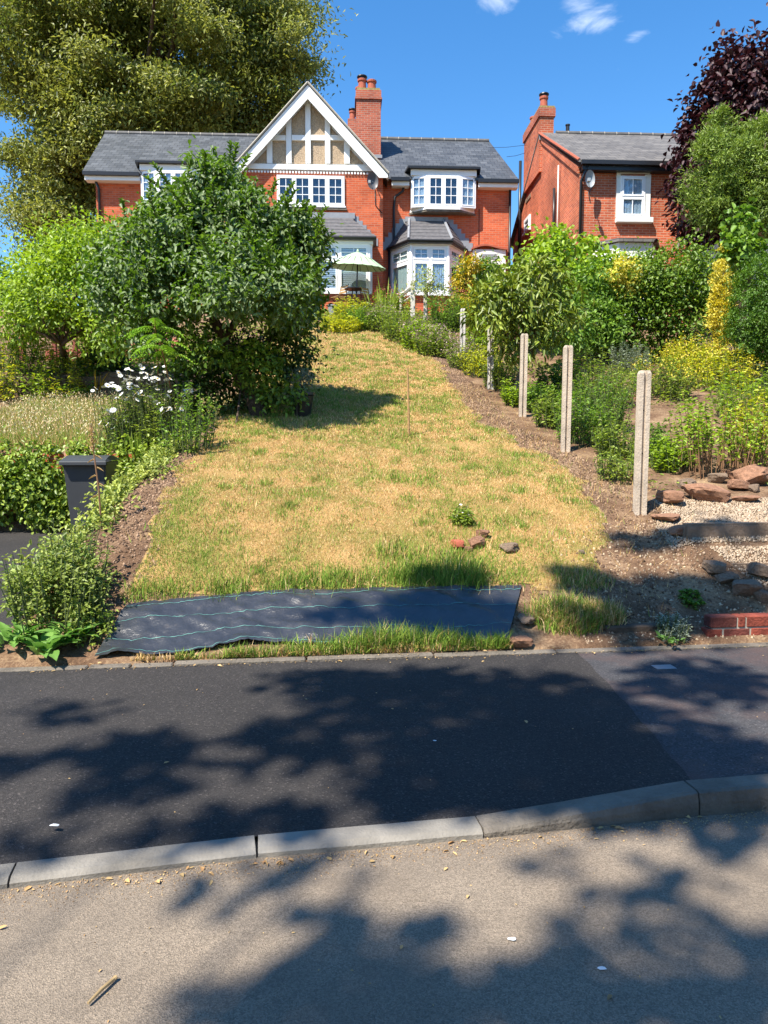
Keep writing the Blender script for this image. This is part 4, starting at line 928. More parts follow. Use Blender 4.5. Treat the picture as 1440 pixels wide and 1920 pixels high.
# overhead wires between the houses
for i, (a, b, da, db_) in enumerate((((915, 277), (987, 272), 31, 29), ((950, 294), (984, 287), 28, 27))):
    A, B = at(a[0], a[1], da), at(b[0], b[1], db_); mb = MB(); mb.tube([A, (A + B) / 2 - Vector((0, 0, .03)), B], .008, 5)
    w_ = mb.build('overhead_wire', M['black']); tag(w_, ('upper' if i == 0 else 'lower') + ' thin black wire strung between the two brick houses', 'wire', 'wires between the houses')

# ------------------------------------------------------------------ plants
def nrm(a): return a / np.maximum(np.linalg.norm(a, axis=-1, keepdims=True), 1e-9)
def leaf_mesh(P, A, N, L, W, fold=.25, shape='diamond', curl=.15):
    """leaves at P along axis A with face normal N; L, W arrays"""
    A = nrm(A); N = nrm(N - A * (N * A).sum(1, keepdims=True)); S = np.cross(A, N); L = np.asarray(L)[:, None] * np.ones((len(P), 1)); W = np.asarray(W)[:, None] * np.ones((len(P), 1))
    n = len(P)
    if shape == 'diamond':
        V = np.stack([P, P + A * L * .42 + S * W * .5 + N * W * fold, P + A * L - N * L * curl, P + A * L * .42 - S * W * .5 + N * W * fold], 1).reshape(-1, 3)
        i = np.arange(n)[:, None] * 4; F = np.concatenate([i, i + 2, i + 1, i, i + 3, i + 2], 1).reshape(-1, 3)
    else:
        V = np.stack([P, P + A * L * .28 + S * W * .45 + N * W * fold, P + A * L * .66 + S * W * .40 + N * (W * fold - L * curl * .4), P + A * L - N * L * curl,
                      P + A * L * .66 - S * W * .40 + N * (W * fold - L * curl * .4), P + A * L * .28 - S * W * .45 + N * W * fold], 1).reshape(-1, 3)
        i = np.arange(n)[:, None] * 6; F = np.concatenate([i, i + 3, i + 2, i + 1, i, i + 5, i + 4, i + 3], 1).reshape(-1, 4)
    return V, F
def crown_pts(rng, blobs, nclump, per, cr, shell=.45, up=.8, out=.6, droop=.2, rnd=.8, flat=1.0):
    B = np.array([b[:6] for b in blobs], float); w = np.array([b[6] if len(b) > 6 else b[3] * b[5] for b in blobs], float); w /= w.sum()
    k = rng.choice(len(B), nclump, p=w); d = nrm(rng.normal(size=(nclump, 3))); r = (1 - shell) + shell * rng.random((nclump, 1)) ** .8
    r *= rng.uniform(.82, 1.2, (nclump, 1))
    c = B[k, :3] + d * B[k, 3:6] * r
    cs = cr * rng.uniform(.6, 1.4, nclump)
    P = np.repeat(c, per, 0) + rng.normal(size=(nclump * per, 3)) * np.repeat(cs, per)[:, None] * np.array([1, 1, .75 * flat])
    bc = np.repeat(B[k, :3], per, 0); o = nrm(P - bc)
    z = np.array([0, 0, 1.0]); R1 = rng.normal(size=P.shape); R2 = rng.normal(size=P.shape)
    A = nrm(o * out + nrm(R1) * rnd - z * droop); N = nrm(o * .5 + z * up + nrm(R2) * .55)
    return P, A, N, c
def limb(mb, a, b, r0, r1, rng, sag=.12, n=5, k=6):
    a, b = Vector(a), Vector(b); L_ = (b - a).length; pts, rad = [], []
    off = Vector(rng.normal(size=3)) * L_ * sag; off.z = abs(off.z) * .6
    for i in range(n + 1):
        t = i / n; pts.append(a.lerp(b, t) + off * math.sin(math.pi * t)); rad.append(r0 + (r1 - r0) * t)
    mb.tube(pts, rad, k)
PB = lambda px, py, D, rx, rz, ry=None, w=None: (*at(px, py, D), rx * D / FPX, (ry if ry else (rx + rz) / 2 * D / FPX), rz * D / FPX) + ((w,) if w else ())
def plant(name, label, cat, base, blobs, mat, nclump, per, cr, L, W, shape='diamond', seed=1, trunk=None, nlimb=0, trunk_top=None, bark='bark', group=None, ground_clip=True, crown='crown', jl=.35, fold=.25, curl=.15, **kw):
    rng = np.random.default_rng(seed); base = Vector(base)
    o = empty(name, base, 0, label, cat, group)
    P, A, N, c = crown_pts(rng, blobs, nclump, per, cr, **kw)
    if ground_clip: k = P[:, 2] > gz(P[:, 0], P[:, 1]) + .01; P, A, N = P[k], A[k], N[k]
    n = len(P); V, F = leaf_mesh(P - np.array(base), A, N, L * rng.uniform(1 - jl, 1 + jl, n), W * rng.uniform(1 - jl, 1 + jl, n), fold, shape, curl)
    link(crown, np_mesh(crown, V, F), M[mat], o)
    if trunk:
        mb = MB(); tt = Vector(trunk_top) if trunk_top is not None else Vector((sum(b[0] for b in blobs) / len(blobs), sum(b[1] for b in blobs) / len(blobs), sum(b[2] for b in blobs) / len(blobs)))
        limb(mb, base - Vector((0, 0, .1)), tt, trunk, trunk * .6, rng, .04, 6, 10)
        for i in range(nlimb): limb(mb, tt - Vector((0, 0, rng.uniform(0, .25) * (tt.z - base.z))), c[rng.integers(len(c))], trunk * .42, trunk * .07, rng, .1, 5, 6)
        mb.build('trunk' if trunk > .04 else 'stems', M[bark], o, org=base, smooth=True)
    return o
LM = {}
def lm(key, *a, **k): M[key] = mat_leaf(key, *a, **k)
lm('ash_leaf', (.072, .112, .022), (.27, .285, .06), trans=.33, nscale=.3, var=.45)
lm('apple_leaf', (.048, .115, .013), (.135, .225, .032), trans=.32, rough=.45, nscale=.9, var=.4, back=(.17, .235, .095), spec=.32)
lm('lime_leaf', (0.138, 0.235, 0.025), (0.290, 0.400, 0.048), trans=.35, nscale=.8)
lm('mid_leaf', (0.069, 0.152, 0.021), (0.179, 0.290, 0.041), trans=.3, nscale=1.0)
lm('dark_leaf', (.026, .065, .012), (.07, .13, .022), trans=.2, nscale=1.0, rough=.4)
lm('hedge_leaf', (.07, .14, .015), (.17, .26, .032), trans=.28, nscale=.7)
lm('yew_leaf', (.045, .115, .012), (.11, .205, .02), trans=.2, nscale=.9)
lm('conifer_leaf', (.09, .16, .025), (.22, .30, .05), trans=.25, nscale=.8)
lm('purple_leaf', (.018, .006, .009), (.060, .017, .020), trans=.12, nscale=.8, rough=.5, back=(.055, .022, .025))
lm('gold_leaf', (.50, .42, .03), (.70, .60, .10), trans=.25, nscale=2.0)
lm('ivy_leaf', (0.103, 0.179, 0.025), (0.276, 0.359, 0.055), trans=.25, nscale=1.6, rough=.4)
lm('varieg_leaf', (.16, .23, .04), (.34, .38, .08), trans=.25, nscale=2.0)
lm('shrub_leaf', (.11, .17, .035), (.27, .33, .075), trans=.3, nscale=2.5, var=.4)
lm('rhodo_leaf', (.075, .135, .018), (.22, .27, .035), trans=.2, nscale=1.6, rough=.4, spec=.4)
lm('orange_leaf', (.28, .28, .03), (.48, .34, .03), trans=.3, nscale=2.0)
lm('yellow_green', (0.276, 0.345, 0.034), (0.497, 0.497, 0.055), trans=.3, nscale=1.4)
lm('herb_leaf', (.11, .19, .028), (.26, .33, .055), trans=.32, nscale=1.2)
lm('silver_leaf', (0.179, 0.235, 0.166), (0.331, 0.386, 0.290), trans=.15, nscale=2)
lm('strap_leaf', (0.166, 0.304, 0.041), (0.414, 0.497, 0.069), trans=.3, nscale=3)
lm('comfrey_leaf', (0.097, 0.235, 0.041), (0.207, 0.386, 0.083), trans=.25, nscale=4, var=.2, rough=.45)
lm('sumac_leaf', (0.083, 0.193, 0.021), (0.193, 0.331, 0.041), trans=.3, nscale=2)
lm('pink_bloom', (.28, .18, .17), (.42, .30, .26), trans=.2, nscale=3)
lm('red_bloom', (.45, .06, .05), (.55, .18, .12), trans=.2, nscale=3)
lm('yellow_bloom', (.55, .42, .03), (.65, .52, .08), trans=.2, nscale=3)
lm('orange_strap', (.40, .26, .02), (.50, .34, .05), trans=.3, nscale=3)
lm('street_leaf', (.04, .09, .015), (.10, .16, .03), trans=.2, nscale=.6)

# tall tree behind the house
D = 41
plant('ash_tree', 'huge olive green broadleaf tree towering behind the slate roof', 'tree', (-10.5, D, 6.0),
      [PB(300, 120, D, 245, 185, 7), PB(150, 60, D, 165, 170, 6), PB(465, 40, D, 125, 125, 5), PB(125, 300, D - 1, 105, 130, 5), PB(240, -120, D, 240, 150, 7), PB(115, 420, D - 2, 75, 80, 3), PB(90, 190, D - 2, 85, 130, 4),
       PB(390, 200, D - 2, 130, 90, 4), PB(330, 300, D, 160, 110, 5), PB(535, 95, D - 1, 60, 60, 3), PB(60, 40, D, 75, 90, 4), PB(480, 210, D, 85, 80, 3), PB(190, 210, D - 4, 120, 100, 3), PB(560, 180, D, 40, 40, 2), PB(60, 380, D - 2, 40, 30, 2), PB(55, 310, D - 2, 45, 30, 2)],
      'ash_leaf', 640, 470, .70, .23, .095, seed=3, trunk=.62, nlimb=60, trunk_top=at(250, 250, D), shell=.6, droop=.15, up=.7, flat=.55, rnd=1.2)
plant('hedgerow_tree', 'dull green tree at the far left edge beyond the gardens', 'tree', (-22, 44, 5), [PB(10, 545, 44, 45, 55, 2), PB(-60, 560, 44, 60, 70, 2), PB(50, 575, 43, 40, 45, 2)], 'mid_leaf', 260, 30, .5, .28, .13, seed=4, trunk=.2, nlimb=6)

# apple tree on the lawn, with its undergrowth
D = 12.0; ab = on_ground(492, 782)
ABL = [PB(430, 450, D, 110, 85, 1.2), PB(330, 460, D - .3, 80, 75, .9), PB(390, 360, D, 62, 48, .7), PB(488, 420, D, 60, 50, .9), PB(255, 462, D, 38, 42, .6), PB(548, 470, D, 40, 50, .6), PB(570, 540, D, 28, 42, .5), PB(538, 592, D - .3, 42, 38, .6),
       PB(235, 510, D - .3, 52, 45, .7), PB(300, 560, D - .6, 62, 52, .8), PB(430, 335, D, 32, 22, .4), PB(562, 430, D, 26, 22, .4), PB(350, 378, D - .2, 34, 32, .6), PB(292, 418, D, 28, 26, .5), PB(360, 520, D - 1.0, 70, 60, .7), PB(470, 500, D - 1.1, 70, 55, .7), PB(588, 465, D, 16, 24, .35), PB(210, 560, D - .2, 36, 32, .5), PB(520, 555, 10.8, 62, 46, .6), PB(440, 545, 10.5, 74, 48, .6), PB(545, 522, 11.0, 36, 40, .5), PB(270, 620, D - .6, 45, 40, .6)]
plant('apple_tree', 'leafy dark green apple tree beside the lawn', 'tree', ab, ABL, 'apple_leaf', 600, 62, .125, .088, .048, shape='oval', seed=5, shell=.45, droop=.2, up=.8, curl=.22, rnd=1.0)
def shoots(o, base, spots, mat, seed, L=.085, W=.045, bark='bark'):
    '''young leafy shoots reaching out of a crown'''
    rng = np.random.default_rng(seed); P, A, N = [], [], []; mb = MB()
    for (p, d, ln) in spots:
        p = np.array(p); d = nrm(np.array(d, float)[None])[0]; m_ = int(ln * 55) + 6; t = np.linspace(.05, 1, m_); c = p + d * ln * t[:, None] + np.array([0, 0, 1.0]) * (-.12 * ln * t ** 2)[:, None]
        an = np.arange(m_) * 2.4 + rng.uniform(0, 6); P.append(c); A.append(np.stack([np.cos(an), np.sin(an), .5 + 0 * an], 1) * .8 + d * .5); N.append(np.stack([rng.normal(0, .3, m_), rng.normal(0, .3, m_), np.ones(m_)], 1)); mb.tube([tuple(c[0]), tuple(c[m_ // 2]), tuple(c[-1])], [.008, .006, .003], 4)
    P, A, N = np.concatenate(P), np.concatenate(A), np.concatenate(N); n = len(P); V, F = leaf_mesh(P - np.array(base), A, N, L * rng.uniform(.6, 1.2, n), W * rng.uniform(.7, 1.2, n), .25, 'oval', .25)
    link('shoots', np_mesh('shoots', V, F), M[mat], o); tag(mb.build('shoot_twigs', M[bark], o, org=base), kind='stuff')
rng = np.random.default_rng(55); sp_ = []
for k_ in range(150):
    b_ = ABL[rng.integers(len(ABL))]; d_ = nrm(rng.normal(size=(1, 3)))[0]; d_[2] = abs(d_[2]) * .9 + .1; c_ = np.array(b_[:3]) + d_ * np.array(b_[3:6]) * .85; sp_.append((c_, d_ + np.array([0, 0, .7]), rng.uniform(.2, .5)))
shoots(bpy.data.objects['apple_tree'], ab, sp_, 'apple_leaf', 56)
for i, ch_ in enumerate(bpy.data.objects['apple_tree'].children): pass
o = bpy.data.objects['apple_tree']; mb = MB(); rng = np.random.default_rng(6)
f1 = at(420, 640, D - .1); f2 = at(398, 560, D - .2); f3 = at(470, 575, D)
mb.tube([ab - Vector((0, 0, .1)), at(470, 740, D - .1), at(440, 690, D - .1), f1], [.14, .11, .095, .085], 10)
mb.tube([f1, at(400, 600, D - .15), f2, at(392, 480, D)], [.075, .065, .06, .04], 8); mb.tube([f1, at(440, 605, D), f3, at(520, 520, D)], [.07, .06, .055, .03], 8)
for (a, b) in ((f2, at(330, 450, D)), (f2, at(410, 380, D)), (f3, at(500, 420, D)), (f3, at(560, 500, D)), (f3, at(575, 570, D)), (f1, at(270, 520, D)), (f2, at(450, 400, D)), (at(500, 640, D), at(560, 620, D))): limb(mb, a, b, .035, .008, rng)
mb.build('trunk', M['bark'], o, org=ab, smooth=True)
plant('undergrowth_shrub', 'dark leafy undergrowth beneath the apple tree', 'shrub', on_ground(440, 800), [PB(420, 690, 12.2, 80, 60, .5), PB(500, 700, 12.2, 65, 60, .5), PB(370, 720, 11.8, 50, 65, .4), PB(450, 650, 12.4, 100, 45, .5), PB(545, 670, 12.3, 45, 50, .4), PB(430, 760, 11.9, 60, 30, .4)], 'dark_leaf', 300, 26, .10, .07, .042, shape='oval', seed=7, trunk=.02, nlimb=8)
plant('currant_bush', 'mid green leafy bush at the shaded edge of the undergrowth', 'shrub', on_ground(530, 800), [PB(520, 740, 11.4, 40, 35, .3), PB(480, 690, 11.3, 40, 40, .3), PB(400, 660, 11.2, 45, 40, .3), PB(345, 640, 11.2, 35, 60, .3)], 'hedge_leaf', 80, 20, .09, .075, .05, shape='oval', seed=8)
plant('pale_green_shrub', 'tall yellowish green fine leaved shrub next to the apple tree', 'shrub', on_ground(130, 690), [PB(150, 540, 16, 90, 80, 1), PB(80, 560, 16.2, 70, 65, 1), PB(200, 500, 16, 70, 65, 1), PB(110, 490, 16.5, 60, 45, .8), PB(210, 600, 15.8, 60, 60, .8), PB(40, 600, 16.5, 50, 50, .8), PB(160, 455, 16.5, 55, 35, .7)], 'lime_leaf', 520, 34, .2, .10, .055, seed=9, trunk=.09, nlimb=16, trunk_top=at(115, 640, 16))

def strap_plant(name, label, cat, base, n, h, w, mat, spread=.1, lean=.45, seed=1, group=None, bend=.35):
    """clump of sword leaves; each leaf a part"""
    rng = np.random.default_rng(seed); o = empty(name, base, 0, label, cat, group)
    for i in range(n):
        a = rng.uniform(0, 6.283); hh = h * rng.uniform(.55, 1.1); le = rng.uniform(.05, 1) * lean; d = np.array([math.cos(a), math.sin(a), 0]); s = np.array([-d[1], d[0], 0]) if rng.random() < .5 else np.array([math.cos(a + .8), math.sin(a + .8), 0])
        p0 = d * rng.uniform(0, spread); V = []
        for k in range(6):
            t = k / 5; c = p0 + d * hh * (le * t + bend * le * t ** 3) + np.array([0, 0, hh * (t - .35 * bend * le * t ** 3)]); ww = w * (.75 + .5 * t) * (1 - t ** 3) * .5 + .0008
            V += [c - s * ww, c + s * ww]
        F = [(2*k, 2*k + 1, 2*k + 3, 2*k + 2) for k in range(5)]
        link('leaf', np_mesh('leaf', np.array(V), np.array(F), smooth=True), M[mat], o)
    return o
def herb(name, label, cat, base, h, spread, nst, mat, L=.06, W=.025, seed=1, group=None, flower=None, fsize=.02, fper=4, lean=.25, dens=14, stem='stem', droop=.1, shape='diamond', low=.12):
    """leafy clump of upright stems"""
    rng = np.random.default_rng(seed); base = Vector(base); o = empty(name, base, 0, label, cat, group); st = MB(); Ps, As, Ns = [], [], []; tips = []
    for i in range(nst):
        a = rng.uniform(0, 6.283); r = spread * math.sqrt(rng.random()); b = np.array([math.cos(a) * r, math.sin(a) * r, 0]); b[2] = gzf(base.x + b[0], base.y + b[1]) - base.z
        hh = h * rng.uniform(.55, 1.1) * (1 - .35 * (r / spread) ** 2); d = np.array([math.cos(a) * r / spread * lean + rng.normal(0, .08), math.sin(a) * r / spread * lean + rng.normal(0, .08), 1.0]); tip = b + d * hh
        st.tube([b, (b + tip) / 2 + rng.normal(0, .01, 3), tip], [.006, .005, .002], 4, caps=False); tips.append(tip)
        m_ = max(4, int(dens * hh / max(h, .01))); t = rng.uniform(low, 1.0, m_); p = b + (tip - b) * t[:, None] + rng.normal(0, .008, (m_, 3)); an = rng.uniform(0, 6.283, m_)
        Ps.append(p); As.append(np.stack([np.cos(an), np.sin(an), rng.uniform(-.2, .7, m_) - droop], 1)); Ns.append(np.stack([rng.normal(0, .35, m_), rng.normal(0, .35, m_), np.ones(m_)], 1))
    P, A, N = np.concatenate(Ps), np.concatenate(As), np.concatenate(Ns); n = len(P)
    V, F = leaf_mesh(P, A, N, L * rng.uniform(.6, 1.25, n), W * rng.uniform(.7, 1.25, n), .2, shape, .25)
    link('foliage', np_mesh('foliage', V, F), M[mat], o); st.build('stems', M[stem], o, org=(0, 0, 0))
    if flower:
        T = np.repeat(np.array(tips), fper, 0) + rng.normal(0, fsize * 1.3, (len(tips) * fper, 3)); n = len(T)
        V, F = leaf_mesh(T, rng.normal(size=(n, 3)), np.stack([rng.normal(0, .5, n), rng.normal(0, .5, n), np.ones(n)], 1), np.full(n, fsize), np.full(n, fsize * .8), .2)
        link('blossom', np_mesh('blossom', V, F), M[flower], o)
    return o

# left border, from the pavement upwards
G = on_ground
b_ = G(100, 1180); D = b_.y
plant('privet_bush', 'bushy green shrub with upright shoots at the corner by the pavement', 'shrub', b_, [PB(115, 1095, D + .25, 55, 50, .26), PB(168, 1090, D + .3, 30, 55, .2), PB(45, 1130, D + .1, 32, 34, .2), PB(120, 1035, D + .35, 30, 30, .16), PB(160, 1150, D + .15, 34, 34, .18), PB(68, 1085, D + .2, 26, 24, .16), PB(95, 1150, D + .1, 45, 34, .2), PB(30, 1090, D + .2, 18, 26, .12)],
      'shrub_leaf', 170, 24, .045, .042, .022, shape='oval', seed=11, trunk=.012, nlimb=22, bark='stem_brown', droop=-.15)
mbr = np.random.default_rng(12)
def sprigs(name, label, cat, base, n, h, w, mat, L, W, seed, group=None, lean=.3): return herb(name, label, cat, base, h, w, n, mat, L, W, seed, group, lean=lean, dens=34)
sprigs('privet_shoots', 'tall leafy shoots standing above the corner shrub', 'shrub', G(110, 1150) , 60, .66, .36, 'shrub_leaf', .04, .02, 13)
# broad leaves by the pavement: every leaf a part
def broad_plant(name, label, base, n, L, W, seed, mat='comfrey_leaf'):
    rng = np.random.default_rng(seed); o = empty(name, base, 0, label, 'plant'); V = []; NL, NW = 6, 4
    for i in range(NL + 1):
        t = i / NL; ww = math.sin(math.pi * min(1, t * .93 + .07) ** .8) * .5 * (1 if t < 1 else .02)
        for j in range(NW + 1):
            s = (j / NW - .5) * 2; V.append((t, s * ww * W / L, .10 * abs(s) * ww + .28 * t - .42 * t * t + .02 * math.sin(t * 21 + s * 2)))
    F = [(i*(NW+1) + j, (i+1)*(NW+1) + j, (i+1)*(NW+1) + j + 1, i*(NW+1) + j + 1) for i in range(NL) for j in range(NW)]
    me = np_mesh('leaf', np.array(V) * L, np.array(F), smooth=True)
    for k in range(n):
        q = link('leaf', me, M[mat], o); a = rng.uniform(0, 6.283); r = rng.uniform(.0, .09); sc = rng.uniform(.6, 1.25)
        q.location = (math.cos(a) * r, math.sin(a) * r, .02 + rng.uniform(0, .05)); q.rotation_euler = (rng.normal(0, .15), -rng.uniform(.1, 1.0), a); q.scale = (sc, sc * rng.uniform(.8, 1.15), sc)
    return o
broad_plant('comfrey_plant', 'broad leaved green plant hanging over the edging at the pavement corner', G(75, 1238) + Vector((0, .08, .0)), 24, .19, .085, 1)
broad_plant('comfrey_plant', 'broad leaved plant half cut off at the left edge by the pavement', G(18, 1222) + Vector((0, .05, 0)), 18, .17, .075, 2)
broad_plant('comfrey_plant', 'broad leaved plant with large pale leaves touching the black sheet', G(142, 1205), 13, .17, .095, 3)
broad_plant('comfrey_plant', 'small broad leaved plant between corner shrub and edging', G(112, 1215), 16, .13, .06, 4)
broad_plant('comfrey_plant', 'low broad leaved plant at the foot of the corner shrub', G(45, 1205), 18, .14, .06, 5)
herb('weed', 'pale weeds between the broad leaves and the black sheet', 'plant', G(170, 1190), .16, .16, 40, 'herb_leaf', .04, .02, 147)
# golden ground cover down the bank to the drive
bl = []
for (px_, py_) in ((300, 885), (270, 895), (245, 915), (220, 935), (195, 955), (175, 985), (160, 1010), (255, 885)):
    g_ = G(px_, py_); bl.append((min(g_.x, -2.5), g_.y + .05, g_.z + .0, .22, .26, .12))
for y_ in np.arange(6.7, 10.2, .3): bl.append((-2.60 + .05 * math.sin(y_ * 4), y_, gzf(-2.5, y_) - .05, .15 + .01 * (y_ - 6), .25, .08 + .012 * (y_ - 6), .04))
for (x_, y_) in ((-2.75, 6.3), (-2.8, 7.0), (-2.85, 7.8), (-2.8, 8.6), (-2.75, 9.4), (-2.9, 10.2)): bl.append((x_, y_, gzf(x_, y_) + .05, .3, .45, .25))
plant('periwinkle', 'yellowish green ground cover trailing down the bank beside the bin', 'ground cover', G(230, 940), bl, 'varieg_leaf', 620, 24, .06, .05, .028, shape='oval', seed=14, crown='foliage')
strap_plant('iris_clump', 'clump of tall sword shaped iris leaves behind the bin', 'plant', G(262, 892), 22, .62, .045, 'strap_leaf', .14, .5, 15, bend=.3)
# ox-eye daisies: leafy stems and every bloom a part
def daisy_patch(name, label, spots, seed, h=.75, spread=.35, nst=60, tall=1.0, rs=.04):
    rng = np.random.default_rng(seed); base = spots[0]
    o = herb(name, label, 'flowers', base, h, spread, nst, 'herb_leaf', .075, .02, seed, dens=20)
    pm = MB(); k = 12
    pm.v.append((0, 0, 0)); 
    for j in range(k * 2): a = math.pi * j / k; r = 1.0 if j % 2 == 0 else .62; pm.v.append((math.cos(a) * r, math.sin(a) * r, .10 if j % 2 == 0 else .0))
    pm.f = [(0, 1 + j, 1 + (j + 1) % (2 * k)) for j in range(2 * k)]
    pme = pm.mesh('flower'); pme.materials.append(M['petal'])
    cm = MB(); cm.lathe([(.3, .01), (.26, .10), (.1, .16)], (0, 0, 0), 8); cme = cm.mesh('flower_centre'); cme.materials.append(M['yolk'])
    st = MB()
    for p in spots[1:]:
        f = bpy.data.objects.new('flower', pme); COL.objects.link(f); f.parent = o; f.location = Vector(p) - Vector(base); s = rs * rng.uniform(.75, 1.2); f.scale = (s, s, s); f.rotation_euler = (rng.normal(-.45, .3), rng.normal(-.3, .3), rng.uniform(0, 6))
        c = bpy.data.objects.new('flower_centre', cme); COL.objects.link(c); c.parent = f
        q = Vector(p) - Vector(base); g_ = q + Vector((rng.normal(0, .08), .12 + rng.normal(0, .05), 0)); g_.z = gzf(base[0] + g_.x, base[1] + g_.y) - base[2]
        st.tube([g_, (g_ + q) / 2 + Vector((0, .03, .03)), q], [.005, .004, .003], 4)
    st.build('flower_stems', M['stem'], o, org=(0, 0, 0))
    return o
rng = np.random.default_rng(16); ds = [Vector((-3.55, 11.5, gzf(-3.55, 11.5)))]
for (cx, cy, sx, sy, n_) in ((228, 716, 26, 12, 15), (262, 705, 14, 8, 8), (315, 765, 12, 4, 7), (310, 700, 16, 8, 6), (245, 745, 20, 6, 6), (355, 740, 10, 8, 5), (206, 790, 8, 18, 8), (232, 785, 10, 6, 3), (290, 740, 20, 12, 4)):
    for k in range(int(n_ * 1.9)): ds.append(at(rng.normal(cx, sx), rng.normal(cy, sy), rng.uniform(10.95, 11.3)))
daisy_patch('daisy_clump', 'clump of white daisies with yellow centres at the edge of the undergrowth', ds, 17, .92, .62, 420, rs=.046)
herb('herb_clump', 'dark leafy clump spilling onto the lawn right of the daisies', 'plant', G(345, 845), .85, .35, 60, 'mid_leaf', .06, .03, 18, dens=24)
herb('herb_clump', 'yellowish leafy clump just behind the iris leaves', 'plant', G(320, 855), .6, .28, 46, 'lime_leaf', .045, .024, 19, dens=22)
herb('herb_clump', 'low green weeds left of the iris and behind the bin', 'plant', G(228, 850), .5, .3, 40, 'mid_leaf', .05, .024, 20, dens=20)
mbd = G(345, 848); ds2 = [mbd + Vector((.12, 0, .02))] + [at(361, 848, mbd.y)]
daisy_patch('lone_daisy', 'single low daisy at the foot of the leafy clump', ds2, 21, .1, .05, 5, rs=.035)
# dried dock stalk in front of the bin
d_ = G(190, 985); o = empty('dock_stalk', d_, 0, 'tall dried reddish dock stalk standing in front of the bin', 'plant'); mb = MB(); tp = at(171, 798, d_.y); tl = tp - d_
mb.tube([(0, 0, -.03), tl * .35 + Vector((.01, 0, 0)), tl * .7, tl], [.009, .008, .006, .003], 6); mb.build('stem', M['stem_brown'], o, org=(0, 0, 0))
rng = np.random.default_rng(22); t = rng.uniform(.74, 1.0, 160); P = np.array(tl)[None] * t[:, None] + rng.normal(0, .010, (160, 3)); V, F = leaf_mesh(P, rng.normal(size=(160, 3)), rng.normal(size=(160, 3)), np.full(160, .018), np.full(160, .014)); link('seed_head', np_mesh('seed_head', V, F), M['litter'], o)
for t, sg in ((.30, -1), (.42, 1), (.5, -1), (.58, 1), (.66, -1), (.7, 1)):
    V, F = leaf_mesh(np.array([tl * t]), np.array([[sg * 1.0, -.2, .3]]), np.array([[0, -.3, 1.]]), np.array([.06]), np.array([.016]), .2, 'oval', .9); link('leaf', np_mesh('leaf', V, F), M['litter'], o)
# sumac sapling with feathery fronds, every frond a part
def sumac(base, top, fr, label, seed):
    rng = np.random.default_rng(seed); o = empty('sumac_sapling', base, 0, label, 'sapling'); tl = Vector(top) - Vector(base); mb = MB(); mb.tube([(0, 0, -.05), tl * .5 + Vector((.04, 0, 0)), tl], [.014, .012, .008], 6); mb.build('stem', M['stem_brown'], o, org=(0, 0, 0))
    for i in range(fr):
        a = 6.283 * i / fr + rng.normal(0, .3); d = np.array([math.cos(a), math.sin(a), 0]); L_ = rng.uniform(.34, .5); c0 = np.array(tl) * rng.uniform(.85, 1.0); P, A, N = [], [], []
        for k in range(11):
            t = (k + 1.5) / 12; p = c0 + d * L_ * t + np.array([0, 0, L_ * (.45 * t - .75 * t * t)])
            for s in (-1, 1): P.append(p); A.append(np.array([-d[1] * s, d[0] * s, -.15]) + d * .35); N.append([0, 0, 1])
        P, A, N = np.array(P), np.array(A), np.array(N); Ls = np.repeat(.105 * np.sin(np.linspace(.5, 2.9, 11)), 2)
        V, F = leaf_mesh(P, A, N, Ls, np.full(len(P), .026), .15, 'oval', .3); link('frond', np_mesh('frond', V, F), M['sumac_leaf'], o)
    return o
sumac(G(345, 800) + Vector((0, -.6, 0)), at(300, 640, 10.2), 12, 'sumac sapling with feathery fronds in front of the apple tree', 23)
sumac(G(320, 800) + Vector((-.1, -.5, 0)), at(290, 600, 10.4), 10, 'taller sumac sapling with bright green fronds behind the first', 24)

# garden next door on the left
bl = []
for x_ in np.arange(-8.5, -2.9, .35):
    bl += [(x_, 10.98, 1.48 + .05 * math.sin(x_ * 5), .32, .22, .16), (x_ + .1, 10.78, 1.1, .3, .16, .3), (x_ + .2, 10.8, .75 + .08 * math.sin(x_ * 3), .26, .12, .3)]
plant('ivy_hedge', 'thick ivy tumbling over the wall beside the drive', 'hedge', (-5.0, 10.95, .4), bl, 'ivy_leaf', 900, 26, .075, .065, .05, shape='oval', seed=25, crown='foliage', droop=.5)
mb = MB(); mb.box(-12, -2.95, 10.98, 11.2, .2, 1.5); w_ = mb.build('retaining_wall', M['brick_old']); tag(w_, 'low brick retaining wall under the ivy at the top of the drive', 'wall')
mb = MB(); mb.box(-12, -2.95, 10.35, 10.7, .2, .325); w_ = mb.build('wall_footing', M['concrete_new']); tag(w_, 'pale concrete strip at the foot of the ivy wall', 'footing')
for i, (px_, py_, h_, sp_, mt, lb) in enumerate(((30, 735, 1.15, .6, 'yellow_green', 'yellow green flowering clump at the left edge beyond the hay'), (75, 738, .9, .5, 'lime_leaf', 'pale leafy clump beside the yellow one beyond the hay'), (120, 740, .85, .45, 'yellow_green', 'yellowish leafy clump beyond the middle of the hay'), (5, 700, 1.2, .6, 'mid_leaf', 'green weedy clump at the frame edge under the red post'), (150, 742, .5, .35, 'mid_leaf', 'low green plants in front of the sleeper wall'))):
    herb('border_clump', lb, 'plant', G(px_, py_), h_, sp_, 60, mt, .10, .045, 30 + i, dens=20, flower='yellow_bloom' if i in (0, 2) else None, fsize=.035, fper=2)
strap_plant('montbretia_clump', 'orange yellow strap leaved clump before the sleeper wall', 'plant', G(178, 742), 40, .5, .03, 'orange_strap', .3, .9, 36)
